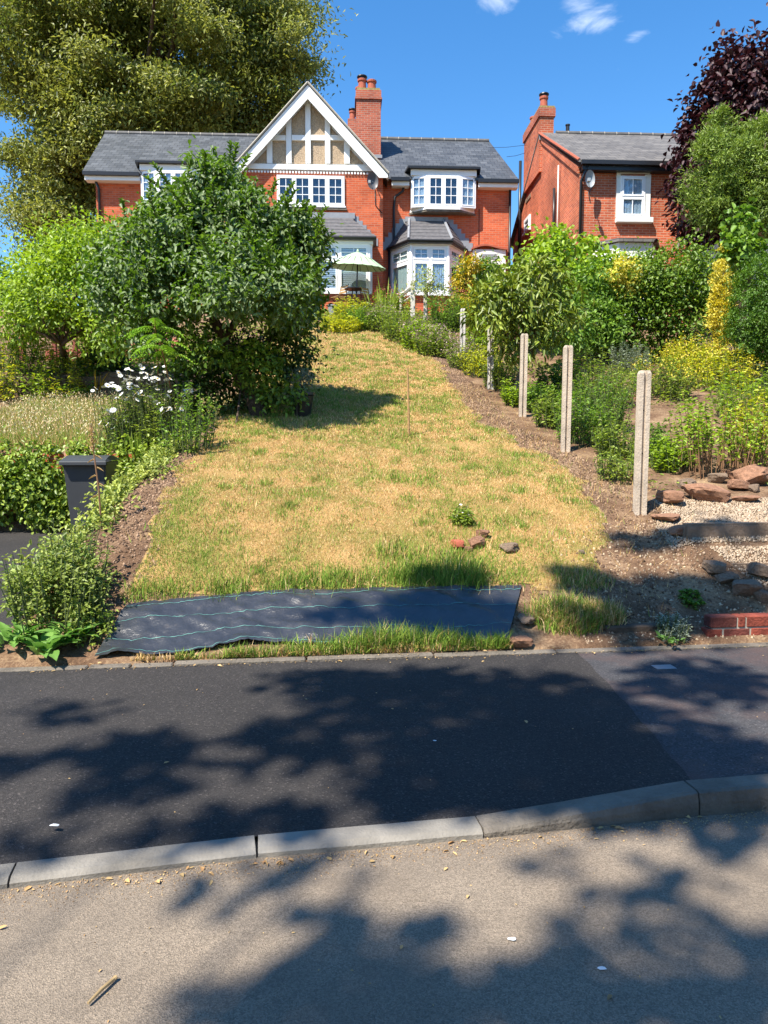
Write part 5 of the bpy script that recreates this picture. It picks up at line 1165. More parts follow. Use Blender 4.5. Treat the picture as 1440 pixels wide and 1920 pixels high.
plant('blackcurrant_bush', 'dark green low bush above the sleeper wall', 'shrub', G(195, 700) + Vector((0, .4, 0)), [PB(190, 665, 17.3, 35, 28, .4), PB(215, 670, 17.3, 28, 25, .4)], 'dark_leaf', 60, 24, .12, .11, .07, shape='oval', seed=37, ground_clip=False, trunk=.02, nlimb=4)

# right border: concrete post line and the garden next door
b_ = G(985, 780); D = 13.6
plant('rhododendron', 'large glossy leaved rhododendron behind the middle fence post', 'shrub', (b_.x + .05, D, gzf(b_.x, D)), [PB(985, 560, D, 80, 65, .8), PB(1030, 590, D, 60, 55, .7), PB(930, 580, D, 50, 55, .6), PB(990, 640, D + .1, 50, 40, .5), PB(950, 640, D, 35, 40, .4), PB(1000, 520, D, 50, 30, .5)], 'rhodo_leaf', 210, 16, .13, .15, .05, shape='oval', seed=40, trunk=.05, nlimb=14, trunk_top=at(990, 660, D), bark='bark_light', droop=.45, curl=.2)
plant('maple_bush', 'light green maple leaved bush below the older house wall', 'shrub', (at(1050, 560, 20).x, 20, gzf(4.7, 20)), [PB(1050, 480, 20, 55, 45, .9), PB(1010, 500, 20, 40, 40, .7), PB(1090, 500, 20, 40, 45, .8), PB(1060, 530, 19.5, 70, 40, .8), PB(1000, 545, 19, 40, 35, .6), PB(1130, 530, 19, 50, 50, .8)], 'lime_leaf', 250, 26, .18, .13, .10, shape='oval', seed=41, trunk=.05, nlimb=9)
hb = [PB(px_, py_, 18.6, 55, 55, .7) for px_, py_ in ((1130, 600), (1180, 560), (1240, 540), (1300, 540), (1240, 600), (1300, 600), (1190, 620), (1330, 520), (1200, 520), (1270, 500))]
plant('hawthorn_hedge', 'rough dark green hedge in the garden behind the fence posts', 'hedge', G(1240, 655), hb, 'hedge_leaf', 560, 30, .16, .10, .06, seed=42, crown='foliage', shell=.4, trunk=.05, nlimb=6)
plant('laurel_hedge', 'brighter green leafy hedge left of the yellow patch', 'hedge', G(1110, 640), [PB(1110, 550, 18.5, 40, 60, .7), PB(1090, 600, 18, 45, 50, .7), PB(1140, 620, 18, 40, 40, .6), PB(1060, 620, 17, 40, 40, .6)], 'mid_leaf', 200, 28, .17, .11, .06, seed=43, crown='foliage')
plant('forsythia', 'bright yellow leaved patch in the top of the hedge', 'shrub', G(1165, 655), [PB(1160, 505, 18.1, 32, 25, .4), PB(1172, 535, 18.1, 16, 28, .3)], 'gold_leaf', 60, 26, .10, .08, .03, seed=44, ground_clip=False, trunk=.02, nlimb=5)
plant('clipped_hedge', 'smooth clipped dark green hedge at the right edge', 'hedge', G(1425, 690), [PB(1430, 570, 15.6, 52, 85, .8), PB(1420, 620, 15.6, 50, 65, .7), PB(1500, 560, 15.6, 75, 85, .9), PB(1480, 640, 15.6, 70, 50, .8)], 'yew_leaf', 1300, 34, .055, .06, .022, seed=45, crown='foliage', shell=.15)
plant('golden_conifer', 'slender golden yellow upright shrub between the two hedges', 'shrub', G(1352, 668), [PB(1352, 640, 16.6, 14, 25, .2), PB(1352, 600, 16.6, 20, 35, .24), PB(1350, 560, 16.6, 17, 35, .2), PB(1352, 520, 16.6, 11, 30, .14), PB(1354, 480, 16.6, 5, 32, .07), PB(1338, 585, 16.5, 6, 32, .08), PB(1344, 520, 16.5, 4, 30, .06), PB(1340, 508, 16.5, 5, 12, .06)], 'gold_leaf', 230, 24, .045, .07, .022, seed=46, ground_clip=False, trunk=.02, nlimb=5, droop=-.5)
plant('vine', 'pale green climbing vine above the clipped hedge', 'climber', G(1400, 690), [PB(1385, 430, 16.8, 22, 40, .3), PB(1400, 470, 16.6, 26, 22, .3), PB(1375, 475, 16.8, 20, 20, .3)], 'mid_leaf', 60, 14, .10, .13, .12, shape='oval', seed=47, ground_clip=False, trunk=.03, nlimb=5)
plant('conifer', 'feathery green conifer in front of the purple tree', 'tree', (9.6, 20, gzf(9.6, 20)), [PB(1355, 300, 20, 50, 70, .9), PB(1345, 245, 20, 28, 35, .5), PB(1420, 330, 20, 70, 80, 1.1), PB(1340, 370, 20, 45, 50, .8), PB(1425, 260, 20, 25, 45, .5), PB(1390, 390, 20, 70, 45, .9), PB(1480, 300, 20.3, 50, 90, .9), PB(1420, 425, 19.8, 50, 30, .7)], 'conifer_leaf', 190, 300, .15, .11, .026, seed=48, trunk=.14, nlimb=16, droop=-.2, up=.3, trunk_top=at(1390, 380, 20))
plant('purple_maple', 'dark purple maple tree rising above the older house', 'tree', (10.8, 22.5, gzf(10.8, 22.5)), [PB(1388, 165, 22.5, 55, 62, 1.0), PB(1340, 200, 22.5, 48, 48, .9), PB(1320, 270, 22.5, 45, 55, .8), PB(1445, 195, 22.5, 60, 95, 1.3), PB(1376, 112, 22.5, 28, 36, .5), PB(1310, 330, 22.3, 42, 50, .7), PB(1300, 400, 22, 35, 45, .6), PB(1420, 240, 22.5, 90, 90, 1.3), PB(1320, 440, 22, 35, 25, .5), PB(1505, 235, 22.5, 70, 125, 1.4), PB(1345, 350, 22, 50, 60, .8)], 'purple_leaf', 620, 30, .22, .16, .13, shape='oval', seed=49, trunk=.16, nlimb=26, trunk_top=at(1410, 260, 22.5), droop=.35)

# planting along the fence line
fl = [  # px, py, height, spread, stems, leaf, L, W, flower, label
 (1030, 800, .55, .25, 40, 'herb_leaf', .06, .028, None, 'low green clump just right of the middle fence post'),
 (1090, 830, .7, .35, 50, 'mid_leaf', .07, .03, None, 'dark leafy clump behind the second fence post'),
 (1120, 800, .9, .4, 60, 'mid_leaf', .075, .02, None, 'tall narrow leaved weeds between the two nearest posts'),
 (1165, 860, .5, .3, 46, 'herb_leaf', .06, .024, None, 'weedy clump left of the nearest post'),
 (1130, 760, 1.0, .5, 60, 'herb_leaf', .08, .022, None, 'feathery green weeds beyond the second post'),
 (1160, 900, .35, .25, 34, 'herb_leaf', .05, .022, None, 'straggling green shoots at the soil edge near the first post'),
 (1050, 740, .7, .4, 40, 'mid_leaf', .08, .04, None, 'green leaves at the foot of the rhododendron'),
 (940, 730, .6, .35, 46, 'herb_leaf', .06, .024, None, 'green clump at the foot of the fourth post'),
 (905, 705, .7, .4, 56, 'yellow_green', .07, .018, None, 'yellowish grassy clump left of the fourth post'),
 (870, 690, .6, .35, 50, 'herb_leaf', .05, .02, 'pink_bloom', 'pinkish oregano clump below the farthest post'),
 (845, 670, .55, .35, 50, 'herb_leaf', .05, .02, 'pink_bloom', 'pale pink flowering clump at the lawn edge'),
 (900, 660, .8, .4, 50, 'lime_leaf', .07, .02, None, 'pale leafy clump behind the farthest post'),
 (965, 760, .45, .25, 30, 'lime_leaf', .06, .03, None, 'small pale clump in front of the rhododendron'),
 (1010, 770, .5, .3, 36, 'mid_leaf', .07, .035, None, 'leafy clump between rhododendron stem and second post'),
 (1180, 700, .7, .4, 50, 'silver_leaf', .06, .012, None, 'hazy blue grey lavender behind the nearest post'),
 (1290, 700, .8, .55, 60, 'yellow_green', .07, .03, 'yellow_bloom', 'lime yellow spurge mound near the golden shrub'),
 (1350, 730, .9, .6, 60, 'yellow_green', .08, .03, 'yellow_bloom', 'larger lime yellow mound right of the spurge'),
 (1240, 745, .8, .5, 60, 'herb_leaf', .07, .03, 'yellow_bloom', 'green and yellow mound directly behind the nearest post'),
 (1420, 790, .9, .6, 60, 'lime_leaf', .10, .02, None, 'pale green grassy leaves at the right edge'),
 (1260, 880, .4, .24, 44, 'lime_leaf', .055, .035, None, 'small pale leafy plant right of the nearest post'),
 (1225, 860, .5, .2, 30, 'mid_leaf', .06, .03, None, 'dark leafy clump in the shade of the nearest post'),
]
for i, (px_, py_, h_, sp_, ns, mt, L_, W_, fw_, lb) in enumerate(fl):
    g_ = G(px_, py_); k_ = 1 + .04 * max(0, g_.y - 10); herb('border_clump', lb, 'plant', g_, h_, sp_, int(ns * 1.8), mt, L_ * k_, W_ * k_, 60 + i, flower=fw_, fsize=.03 * k_, fper=5 if fw_ == 'yellow_bloom' else 4, dens=24)
g_ = G(1370, 900)
herb('leafy_bush', 'leafy yellowish green bush with bare brown stems above the rockery', 'shrub', g_ + Vector((0, .35, 0)), .95, .5, 90, 'lime_leaf', .06, .035, 90, dens=26, low=.4, stem='stem_brown', shape='oval', lean=.15)
herb('leafy_bush', 'second leafy green bush cut off by the right edge above the rockery', 'shrub', G(1440, 880) + Vector((.1, .35, 0)), .9, .45, 80, 'yellow_green', .06, .035, 91, dens=26, low=.4, stem='stem_brown', shape='oval', lean=.15)
# bed along the crest and by the terrace
cr = [(640, 622, .5, .5, 'yellow_green', None, 'yellowish low plants at the crest under the apple tree'), (680, 618, .7, .5, 'mid_leaf', None, 'dark green mound at the crest left of the terrace rail'), (720, 622, .8, .5, 'herb_leaf', 'pink_bloom', 'brownish green flowering clump at the lawn crest'), (755, 640, .9, .5, 'herb_leaf', None, 'green clump at the crest below the rail posts'),
      (790, 655, .8, .45, 'lime_leaf', 'pink_bloom', 'pale green clump at the right of the lawn crest'), (815, 665, .7, .4, 'herb_leaf', 'pink_bloom', 'dusky flowering clump at the bend of the lawn edge'), (740, 600, 1.0, .5, 'lime_leaf', 'red_bloom', 'tall pale clump dotted red in front of the bay window'), (835, 620, 1.1, .4, 'mid_leaf', None, 'leafy upright clump below the bay window'),
      (880, 610, 1.2, .4, 'yellow_green', 'red_bloom', 'reddish flowering clump above the farthest post'), (660, 600, .7, .5, 'yellow_green', None, 'yellow flowering plants below the parasol'), (925, 640, 1.0, .5, 'mid_leaf', None, 'green bush filling the gap behind the fourth post')]
for i, (px_, py_, h_, sp_, mt, fw_, lb) in enumerate(cr): herb('border_clump', lb, 'plant', G(px_, py_), h_, sp_, 120, mt, .10, .035, 110 + i, flower=fw_, fsize=.045, fper=3, dens=22)
strap_plant('montbretia_clump', 'spiky upright green leaves before the bay window', 'plant', G(720, 612) + Vector((0, .3, 0)), 40, 1.5, .045, 'strap_leaf', .4, .35, 130)
plant('spotted_laurel', 'orange tipped yellow green shrub before the white door head', 'shrub', (at(885, 560, 24.6).x, 24.6, gzf(3, 24.6)), [PB(880, 520, 24.6, 26, 34, .5), PB(915, 520, 24.6, 25, 32, .5), PB(890, 555, 24.5, 35, 25, .5), PB(930, 540, 24.6, 22, 30, .5)], 'mid_leaf', 150, 26, .14, .12, .05, shape='oval', seed=131, trunk=.03, nlimb=6)
plant('orange_shrub', 'orange and yellow leaved shrub tip beside the bay window', 'shrub', (at(868, 560, 24.2).x, 24.2, gzf(2.5, 24.2)), [PB(872, 505, 24.2, 18, 18, .3), PB(885, 495, 24.2, 16, 14, .3), PB(868, 530, 24.2, 14, 20, .3)], 'orange_leaf', 50, 22, .10, .11, .05, seed=132, ground_clip=False, trunk=.02, nlimb=4)
plant('olive_sapling', 'thin pale leaved sapling in front of the bay window', 'sapling', (at(800, 590, 23).x, 23, gzf(1.3, 23)), [PB(800, 530, 23, 28, 25, .35), PB(815, 545, 23, 25, 22, .3), PB(790, 515, 23, 14, 14, .2)], 'varieg_leaf', 50, 18, .10, .09, .035, seed=133, ground_clip=False, trunk=.025, nlimb=8, bark='bark_light')
plant('pot_lavender', 'wispy grey green shrub growing in the black pot', 'shrub', G(560, 790), [PB(565, 715, 11.7, 24, 22, .18)], 'silver_leaf', 40, 20, .05, .05, .01, seed=134, ground_clip=False, trunk=.01, nlimb=10, droop=-.4)
# front right corner by the pavement
def tuft(name, label, base, n, h, spread, green, seed, w=.006):
    rng = np.random.default_rng(seed); r = spread * np.sqrt(rng.random(n)) * rng.uniform(.6, 1, n); a = rng.uniform(0, 6.283, n); X = base.x + r * np.cos(a); Y = base.y + r * np.sin(a) * .55; Y = np.maximum(Y, y_edge(X) + .02)
    V, F, C = blades(rng, ground_pts(X, Y), h * rng.uniform(.4, 1.1, n) * (1 - .4 * r / spread), np.full(n, w), np.full(n, .9), np.full(n, green), seg=2)
    o = link(name, np_mesh(name, V - np.array(base), F, C), M['grass']); o.location = base; return tag(o, label, 'grass')
tuft('grass_tuft', 'shaggy half dry grass tuft at the right end of the black sheet', G(1060, 1165), 1900, .26, .34, .62, 140)
tuft('grass_tuft', 'drier shaggy grass tuft next to the soil bank by the pavement', G(1130, 1165), 900, .22, .2, .4, 141)
tuft('grass_tuft', 'thin shaded grass behind the shaggy tuft', G(1090, 1090), 700, .13, .3, .5, 142)
herb('lavender', 'small grey green lavender at the pavement edge', 'plant', G(1260, 1198), .20, .10, 50, 'silver_leaf', .035, .007, 143, dens=22)
broad_plant('weed', 'bright green weed in the pavement edge below the lavender', G(1250, 1214) + Vector((0, -.02, 0)), 16, .06, .035, 144)
herb('weed', 'small leafy weed in the shaded soil above the pavement', 'plant', G(1295, 1130), .06, .09, 14, 'mid_leaf', .05, .03, 145)
dd = [G(868, 985)] + [at(868 + a, 960 + b, G(868, 985).y) for a, b in ((0, 0), (8, -10), (-10, 5), (12, 6), (-4, -14), (5, 10), (-14, -4), (14, -2))]
daisy_patch('feverfew', 'little white flowered plant on the dry lawn', dd, 146, .16, .07, 14, rs=.016)
# street tree across the road, behind the viewer: its crown throws the dappled shade on road and pavement
rng = np.random.default_rng(150); SH = []
EL_ = [(900, 1340, 330, 75, .9), (1150, 1400, 260, 80, .95), (1000, 1440, 260, 60, .95), (1330, 1290, 150, 40, .7), (700, 1290, 200, 26, .7), (560, 1400, 130, 45, .7), (820, 1480, 220, 40, .85), (270, 1420, 150, 34, .85), (140, 1345, 75, 16, .7), (210, 1480, 130, 28, .8), (480, 1545, 160, 34, .8), (60, 1590, 90, 30, .5), (330, 1560, 120, 22, .7), (1300, 1480, 170, 30, .9), (20, 1450, 60, 30, .5),
       (560, 1625, 120, 12, .6), (400, 1660, 130, 16, .7), (620, 1690, 90, 14, .4), (1200, 1505, 300, 26, 1.2), (1330, 1430, 160, 40, .8), (1380, 1560, 80, 30, .8), (1000, 1610, 40, 24, .6), (1150, 1690, 110, 36, .6), (1260, 1630, 60, 22, .6), (650, 1860, 280, 90, 1), (900, 1880, 330, 70, 1), (1200, 1850, 320, 90, 1), (620, 1760, 90, 40, .8), (770, 1730, 50, 30, .7), (450, 1890, 130, 50, .9), (1420, 1790, 90, 50, .8), (1350, 1720, 80, 24, .4),
       (1240, 1012, 110, 16, 1.6), (1270, 1120, 190, 44, 2.0), (1200, 1175, 150, 24, 1.5), (1090, 1085, 60, 26, 1.4), (850, 1090, 80, 18, 1.4), (850, 1160, 150, 44, 1.6), (650, 1165, 70, 26, .35), (1370, 990, 40, 20, .7), (1400, 1090, 60, 40, .6), (1130, 1230, 300, 20, .6)]
dens = 400
for (cx, cy, rx, ry, w_) in EL_:
    if cy > 1240: p = at_z(cx, cy, .05); q = at_z(cx + rx, cy, p.z); v_ = at_z(cx, cy - ry, p.z)
    else: p = on_ground(cx, cy); q = on_ground(cx + rx, cy); v_ = on_ground(cx, cy - ry)
    RX = (q - p).length; RY = (v_ - p).length
    n_ = int(dens * w_ * RX * RY * 3.14) + 3; a = rng.uniform(0, 6.283, n_); r = np.sqrt(rng.random(n_)) * rng.uniform(.7, 1.1, n_)
    gx = p.x + RX * r * np.cos(a); gy = p.y + RY * r * np.sin(a); hgt = 8.5 + 4.0 * fnoise(gx * .5 + 2, gy * .5, 2) + rng.normal(0, .5, n_)
    k_ = hgt / -SUNV.z; SH.append(np.stack([gx - SUNV.x * k_, gy - SUNV.y * k_, p.z + hgt], 1))
n_ = 9000; a = rng.uniform(0, 6.283, n_); SH.append(np.stack([-7.5 + 4.2 * np.cos(a) * rng.random(n_) ** .4, -9.6 + 3.4 * np.sin(a) * rng.random(n_) ** .4, rng.uniform(4.0, 13.5, n_)], 1))
P = np.concatenate(SH); n_ = len(P); base = Vector((-7.0, -8.6, -.06))
o = empty('street_tree', base, 0, 'broadleaf street tree across the road whose crown shades the pavement', 'tree')
V, F = leaf_mesh(P - np.array(base), rng.normal(size=(n_, 3)), rng.normal(size=(n_, 3)) * .6 + np.array([-.2, -.3, 1]), .16 * rng.uniform(.7, 1.3, n_), .11 * rng.uniform(.7, 1.3, n_), .15, 'oval', .1)
link('crown', np_mesh('crown', V, F), M['street_leaf'], o)
mb = MB(); tt = base + Vector((.2, .3, 6.0)); mb.tube([base - Vector((0, 0, .2)), base + Vector((.05, 0, 2)), tt], [.3, .24, .2], 12)
for i in range(7): limb(mb, tt, P[rng.integers(n_)], .022, .006, rng, .08, 6, 6)
for i in range(8): limb(mb, tt, P[n_ - 1 - rng.integers(5000)], .09, .012, rng, .08, 6, 6)
mb.build('trunk', M['bark'], o, org=base, smooth=True)
plant('sky_block_hedge', 'unseen tall hedge added along the far side of the road to block sky light', 'hedge', (0, -7.5, -.06), [(x_, -7.5, 1.6, 2.2, 1.2, 2.2) for x_ in np.arange(-16, 17, 2.0)], 'street_leaf', 900, 26, .3, .22, .14, shape='oval', seed=151, crown='foliage', ground_clip=False)  # unseen hedge, added behind the camera to cut sky fill on the foreground
plant('street_tree', 'unseen second broadleaf tree added across the road to block sky light', 'tree', (9, -9, -.06), [(9, -9, 8, 4.5, 3.5, 4.5), (5, -10, 7, 3, 3, 3), (13, -9, 7, 3.5, 3, 3.5)], 'street_leaf', 600, 26, .5, .3, .2, shape='oval', seed=152, trunk=.25, nlimb=14, ground_clip=False)  # unseen tree, added with the hedge to deepen the foreground shade

# low weeds and seedlings over the beds
rng = np.random.default_rng(160); n_ = 30000; X = np.concatenate([rng.uniform(2.7, 9.5, n_ // 2), rng.uniform(-9, -3.1, n_ // 4), rng.uniform(-3, 4, n_ // 4)]); Y = np.concatenate([rng.uniform(7.6, 22, n_ // 2), rng.uniform(16.6, 23, n_ // 4), rng.uniform(21.6, 26, n_ // 4)])
k = (fnoise(X * 1.3, Y * 1.3, 3) > np.where(X > 2.6, .47, .40)) & ~((X > 2.5) & (Y - y_edge(X) < 2.2)); X, Y = X[k], Y[k]; n_ = len(X); sz = (.03 + .003 * Y) * rng.uniform(.6, 1.3, n_)
P = ground_pts(X, Y, .0) + np.stack([0 * X, 0 * X, rng.uniform(.0, .14, n_)], 1)
V, F = leaf_mesh(P, np.stack([rng.normal(size=n_), rng.normal(size=n_), rng.uniform(-.1, .9, n_)], 1), np.stack([rng.normal(0, .4, n_), rng.normal(0, .4, n_), np.ones(n_)], 1), sz, sz * .45, .2, 'oval', .2)
tag(link('undergrowth', np_mesh('undergrowth', V, F), M['herb_leaf']), 'low weeds and seedlings covering the garden beds', 'weeds', kind='stuff')

# ------------------------------------------------------------------ things in the garden
def fence_post(px, top, D, label, pale=False, w=.108, base=None):
    t = at(px, top, D); g = gzf(t.x, D); h = t.z - g; hw = w / 2; s = w * .15; dp = w * .26; d = w * .42
    o = empty('fence_post', (t.x, D, g), 0, label, 'fence post', 'slotted concrete posts along the border')
    prof = [(-hw, -d), (-s, -d), (-s * .7, -d + dp), (s * .7, -d + dp), (s, -d), (hw, -d), (hw, d), (s, d), (s * .7, d - dp), (-s * .7, d - dp), (-s, d), (-hw, d)]
    mb = MB(); n = len(prof); zs_ = [-.3, h * .33, h * .66, h - .03, h]; sc = [1, 1, 1, 1, .78]
    for z, k in zip(zs_, sc): mb.v += [(x * k + RND.uniform(-.001, .001), y * k, z) for x, y in prof]
    for i in range(len(zs_) - 1): mb.f += [(i*n + j, i*n + (j+1) % n, (i+1)*n + (j+1) % n, (i+1)*n + j) for j in range(n)]
    mb.f.append(tuple((len(zs_) - 1) * n + j for j in range(n)))
    link('shaft', mb.mesh('shaft'), M['post_pale' if pale else 'post'], o)
    for z in (h * .12, h * .42, h * .72):
        b = MB(); b.box(-.006, .006, -d + dp - .006, -d + dp + .002, z, z + .012); link('bolt_hole', b.mesh('bolt_hole'), M['black'], o)
    o.rotation_euler = (RND.uniform(-.012, .012), RND.uniform(-.01, .01), RND.uniform(-.06, .02))
for i, (px, top, D, lb) in enumerate(((1207, 695, 7.3, 'nearest and tallest looking slotted concrete fence post beside the gravel'), (1064, 648, 9.7, 'second slotted concrete fence post from the gravel'), (982, 626, 12.1, 'third concrete fence post standing before the rhododendron'), (921, 600, 14.6, 'fourth concrete post, pale, left of the rhododendron'), (868, 579, 17.0, 'farthest pale concrete post of the border line'))):
    fence_post(px, top, D, lb, pale=i >= 3)
# terrace rail
o = empty('terrace_rail', at(772, 590, 23.2), 0, 'pale grey wooden handrail with posts at the terrace steps', 'handrail'); b0 = Vector(o.location)
for (px, y0, y1, D, w) in ((774, 526, 592, 23.2, .14), (798, 541, 595, 23.4, .12), (752, 552, 590, 23.8, .10)):
    a, b = at(px, y0, D) - b0, at(px, y1, D) - b0; mb = MB(); mb.box(a.x - w / 2, a.x + w / 2, a.y - w / 2, a.y + w / 2, b.z - .6, a.z); link('post', mb.mesh('post', bevel=.01), M['post_pale'], o)
mb = MB(); mb.tube([at(750, 556, 23.8) - b0, at(772, 538, 23.25) - b0], .06, 6); link('rail', mb.mesh('rail'), M['post_pale'], o)
mb = MB(); mb.tube([at(752, 570, 23.8) - b0, at(772, 556, 23.25) - b0], .04, 6); link('rail', mb.mesh('rail'), M['post_pale'], o)
# bamboo cane
g = on_ground(767, 818); t = at(764, 690, g.y); mb = MB(); n_ = 9; pts = [Vector(g).lerp(t, i / n_) for i in range(n_ + 1)]; pts[0].z -= .1
mb.tube(pts, [.017 - .004 * i / n_ for i in range(n_ + 1)], 8)
for i in range(1, n_, 2): mb.tube([pts[i] - Vector((0, 0, .006)), pts[i] + Vector((0, 0, .006))], 0.0195 - .004 * i / n_, 8)
tag(mb.build('bamboo_cane', M['cane']), 'single bamboo cane stuck upright in the lawn', 'cane')
# parasol on the terrace
D = 25.3; rim = at(674, 499, D); top = at(668, 470, D); R = 53 * D / FPX; foot = Vector((at(667, 570, D).x, D, 6.0)); o = empty('parasol', foot, 0, 'open pale green parasol on the terrace', 'parasol'); c = Vector((foot.x + .05, D, rim.z)) - foot
ax = Vector((.06, -.10, 1)).normalized(); q = ax.to_track_quat('Z', 'Y').to_matrix(); zc = top.z - rim.z; NP = 20
for k in range(NP):
    V = []
    for i in range(6):
        r = R * i / 5; z = zc * (1 - (i / 5) ** 1.35) - zc * .1
        for a in (k, k + .5, k + 1):
            th = 2 * math.pi * a / NP; sag = .012 * (i / 5) if a % 1 == .5 else 0
            V.append(tuple(c + q @ Vector((r * math.cos(th), r * math.sin(th), z - sag))))
    F = [(i*3 + j, i*3 + j + 1, i*3 + j + 4, i*3 + j + 3) for i in range(5) for j in range(2)]
    link('canopy_panel', np_mesh('canopy_panel', np.array(V), np.array(F), smooth=True), M['parasol'], o)
    mb = MB(); th = 2 * math.pi * k / NP; mb.tube([c + q @ Vector((0, 0, zc * .85)), c + q @ Vector((R * .6 * math.cos(th), R * .6 * math.sin(th), zc * .42)), c + q @ Vector((R * math.cos(th), R * math.sin(th), -zc * .12))], .009, 4); link('rib', mb.mesh('rib'), M['black'], o)
mb = MB(); mb.tube([(0, 0, -.3), tuple(c + q @ Vector((0, 0, zc)))], .024, 8); link('pole', mb.mesh('pole'), M['black'], o)
mb = MB(); mb.lathe([(.05, 0), (.03, .06), (.01, .1)], tuple(c + q @ Vector((0, 0, zc * .9))), 8); link('finial', mb.mesh('finial'), M['parasol'], o)
mb = MB(); mb.lathe([(.25, -.05), (.25, .05), (.05, .09), (.04, .3)], (0, 0, 0), 14); link('base', mb.mesh('base'), M['black'], o)
# bistro chairs and table under the parasol
def bistro_chair(x, y, rz, label):
    o = empty('garden_chair', (x, y, 6.0), rz, label, 'chair', 'slatted folding chairs on the terrace')
    for s in (-.2, .2):
        mb = MB(); mb.tube([(s, -.22, 0), (s, .1, .45), (s, .22, .88)], .013, 6); link('side_frame', mb.mesh('side_frame'), M['black'], o); mb = MB(); mb.tube([(s * .9, .24, 0), (s * .9, -.2, .45)], .013, 6); link('leg', mb.mesh('leg'), M['black'], o)
    for i in range(5): mb = MB(); mb.box(-.21, .21, -.2 + i * .085, -.14 + i * .085, .45, .465); link('seat_slat', mb.mesh('seat_slat'), M['cane'], o)
    for i in range(3): mb = MB(); z = .60 + i * .095; mb.box(-.21, .21, .13 + i * .03, .145 + i * .03, z, z + .06); link('back_slat', mb.mesh('back_slat'), M['cane'], o)
bistro_chair(at(637, 575, 25).x, 24.9, -.9, 'slatted folding chair under the parasol nearer the apple tree'); bistro_chair(at(690, 575, 25).x, 25.2, .8, 'slatted folding chair under the parasol nearer the bay window')
o = empty('garden_table', (at(663, 575, 24.8).x, 24.85, 6.0), 0, 'small round black table between the terrace chairs', 'table'); mb = MB(); mb.lathe([(.3, .70), (.3, .72), (.02, .725)], (0, 0, 0), 18); link('table_top', mb.mesh('table_top'), M['black'], o)
for k in range(3): a = k * 2.094; mb = MB(); mb.tube([(.05 * math.cos(a), .05 * math.sin(a), .7), (.25 * math.cos(a), .25 * math.sin(a), 0)], .012, 6); link('leg', mb.mesh('leg'), M['black'], o)
for i, (px, mt, lb) in enumerate(((625, 'lead', 'grey flower pot at the terrace edge'), (664, 'mint', 'green glazed pot under the parasol pole'))):
    p = at(px, 590, 24.2); mb = MB(); mb.lathe([(.12, 0), (.17, .26), (.19, .28), (.19, .32), (.15, .32), (.14, .25)], (0, 0, 0), 14); w_ = mb.build('flower_pot', M[mt]); w_.location = (p.x, 24.2, gzf(p.x, 24.2)); tag(w_, lb, 'pot')
# wheelie bin on the drive
bx, D = at(171, 900, 9.9).x, 9.9; gzb = float(np.interp(D, LY, LZ)) + .012
o = empty('wheelie_bin', (bx, D, gzb), math.radians(7), 'dark grey wheelie bin standing against the ivy wall', 'bin')
def taper(name, w0, d0, w1, d1, z0, z1, mat, par=o, off=0, bev=.012):
    mb = MB(); mb.quad_box([(-w0, -d0, z0), (w0, -d0, z0), (w0, d0, z0), (-w0, d0, z0), (-w1, -d1 + off, z1), (w1, -d1 + off, z1), (w1, d1 + off, z1), (-w1, d1 + off, z1)]); return link(name, mb.mesh(name, bevel=bev, seg=2), M[mat], par)
taper('body', .20, .22, .265, .31, .06, .98, 'bin'); taper('rim', .285, .33, .285, .33, .95, .995, 'bin', bev=.008)
mb = MB(); n_ = 6
for i in range(n_ + 1):
    y = -.37 + .72 * i / n_; z = 1.0 + .055 * math.sin(math.pi * (i / n_) ** .9) + .03 * i / n_
    mb.v += [(-.30, y, .998 + .02 * i / n_), (-.27, y, z), (.27, y, z), (.30, y, .998 + .02 * i / n_)]
for i in range(n_): mb.f += [(i*4 + j, i*4 + j + 1, i*4 + j + 5, i*4 + j + 4) for j in range(3)] + [(i*4 + 4, i*4 + 7, i*4 + 3, i*4)]
mb.f += [(0, 3, 2, 1), (n_*4, n_*4 + 1, n_*4 + 2, n_*4 + 3)]; lid = link('lid', mb.mesh('lid'), M['bin'], o)
mb = MB(); mb.box(-.29, .29, -.385, -.36, .955, 1.0); link('lid_lip', mb.mesh('lid_lip', bevel=.006), M['bin'], lid)
mb = MB(); mb.tube([(-.24, .36, .96), (-.2, .42, .97), (.2, .42, .97), (.24, .36, .96)], .016, 8); link('handle', mb.mesh('handle'), M['bin'], o)
for s in (-1, 1):
    mb = MB(); mb.tube([(s * .2, .24, .1), (s * .26, .24, .1)], .1, 16); w_ = link('wheel', mb.mesh('wheel'), M['black'], o); m2 = MB(); m2.tube([(s * .262, .24, .1), (s * .27, .24, .1)], .05, 12); link('hub', m2.mesh('hub'), M['bin'], w_)
mb = MB(); mb.box(-.08, .08, -.292, -.28, .82, .93); link('label_panel', mb.mesh('label_panel'), M['bin'], o)
o.scale = (1.0, 1.0, 1.09)
# black pot under the apple tree
p = at(566, 768, 11.7); mb = MB(); mb.lathe([(.13, 0), (.18, .32), (.20, .34), (.20, .38), (.17, .38), (.16, .3)], (0, 0, 0), 16); w_ = mb.build('flower_pot', M['black']); w_.location = (p.x, 11.7, gzf(p.x, 11.7) - .02); tag(w_, 'black plastic pot in the shade at the right of the undergrowth', 'pot')
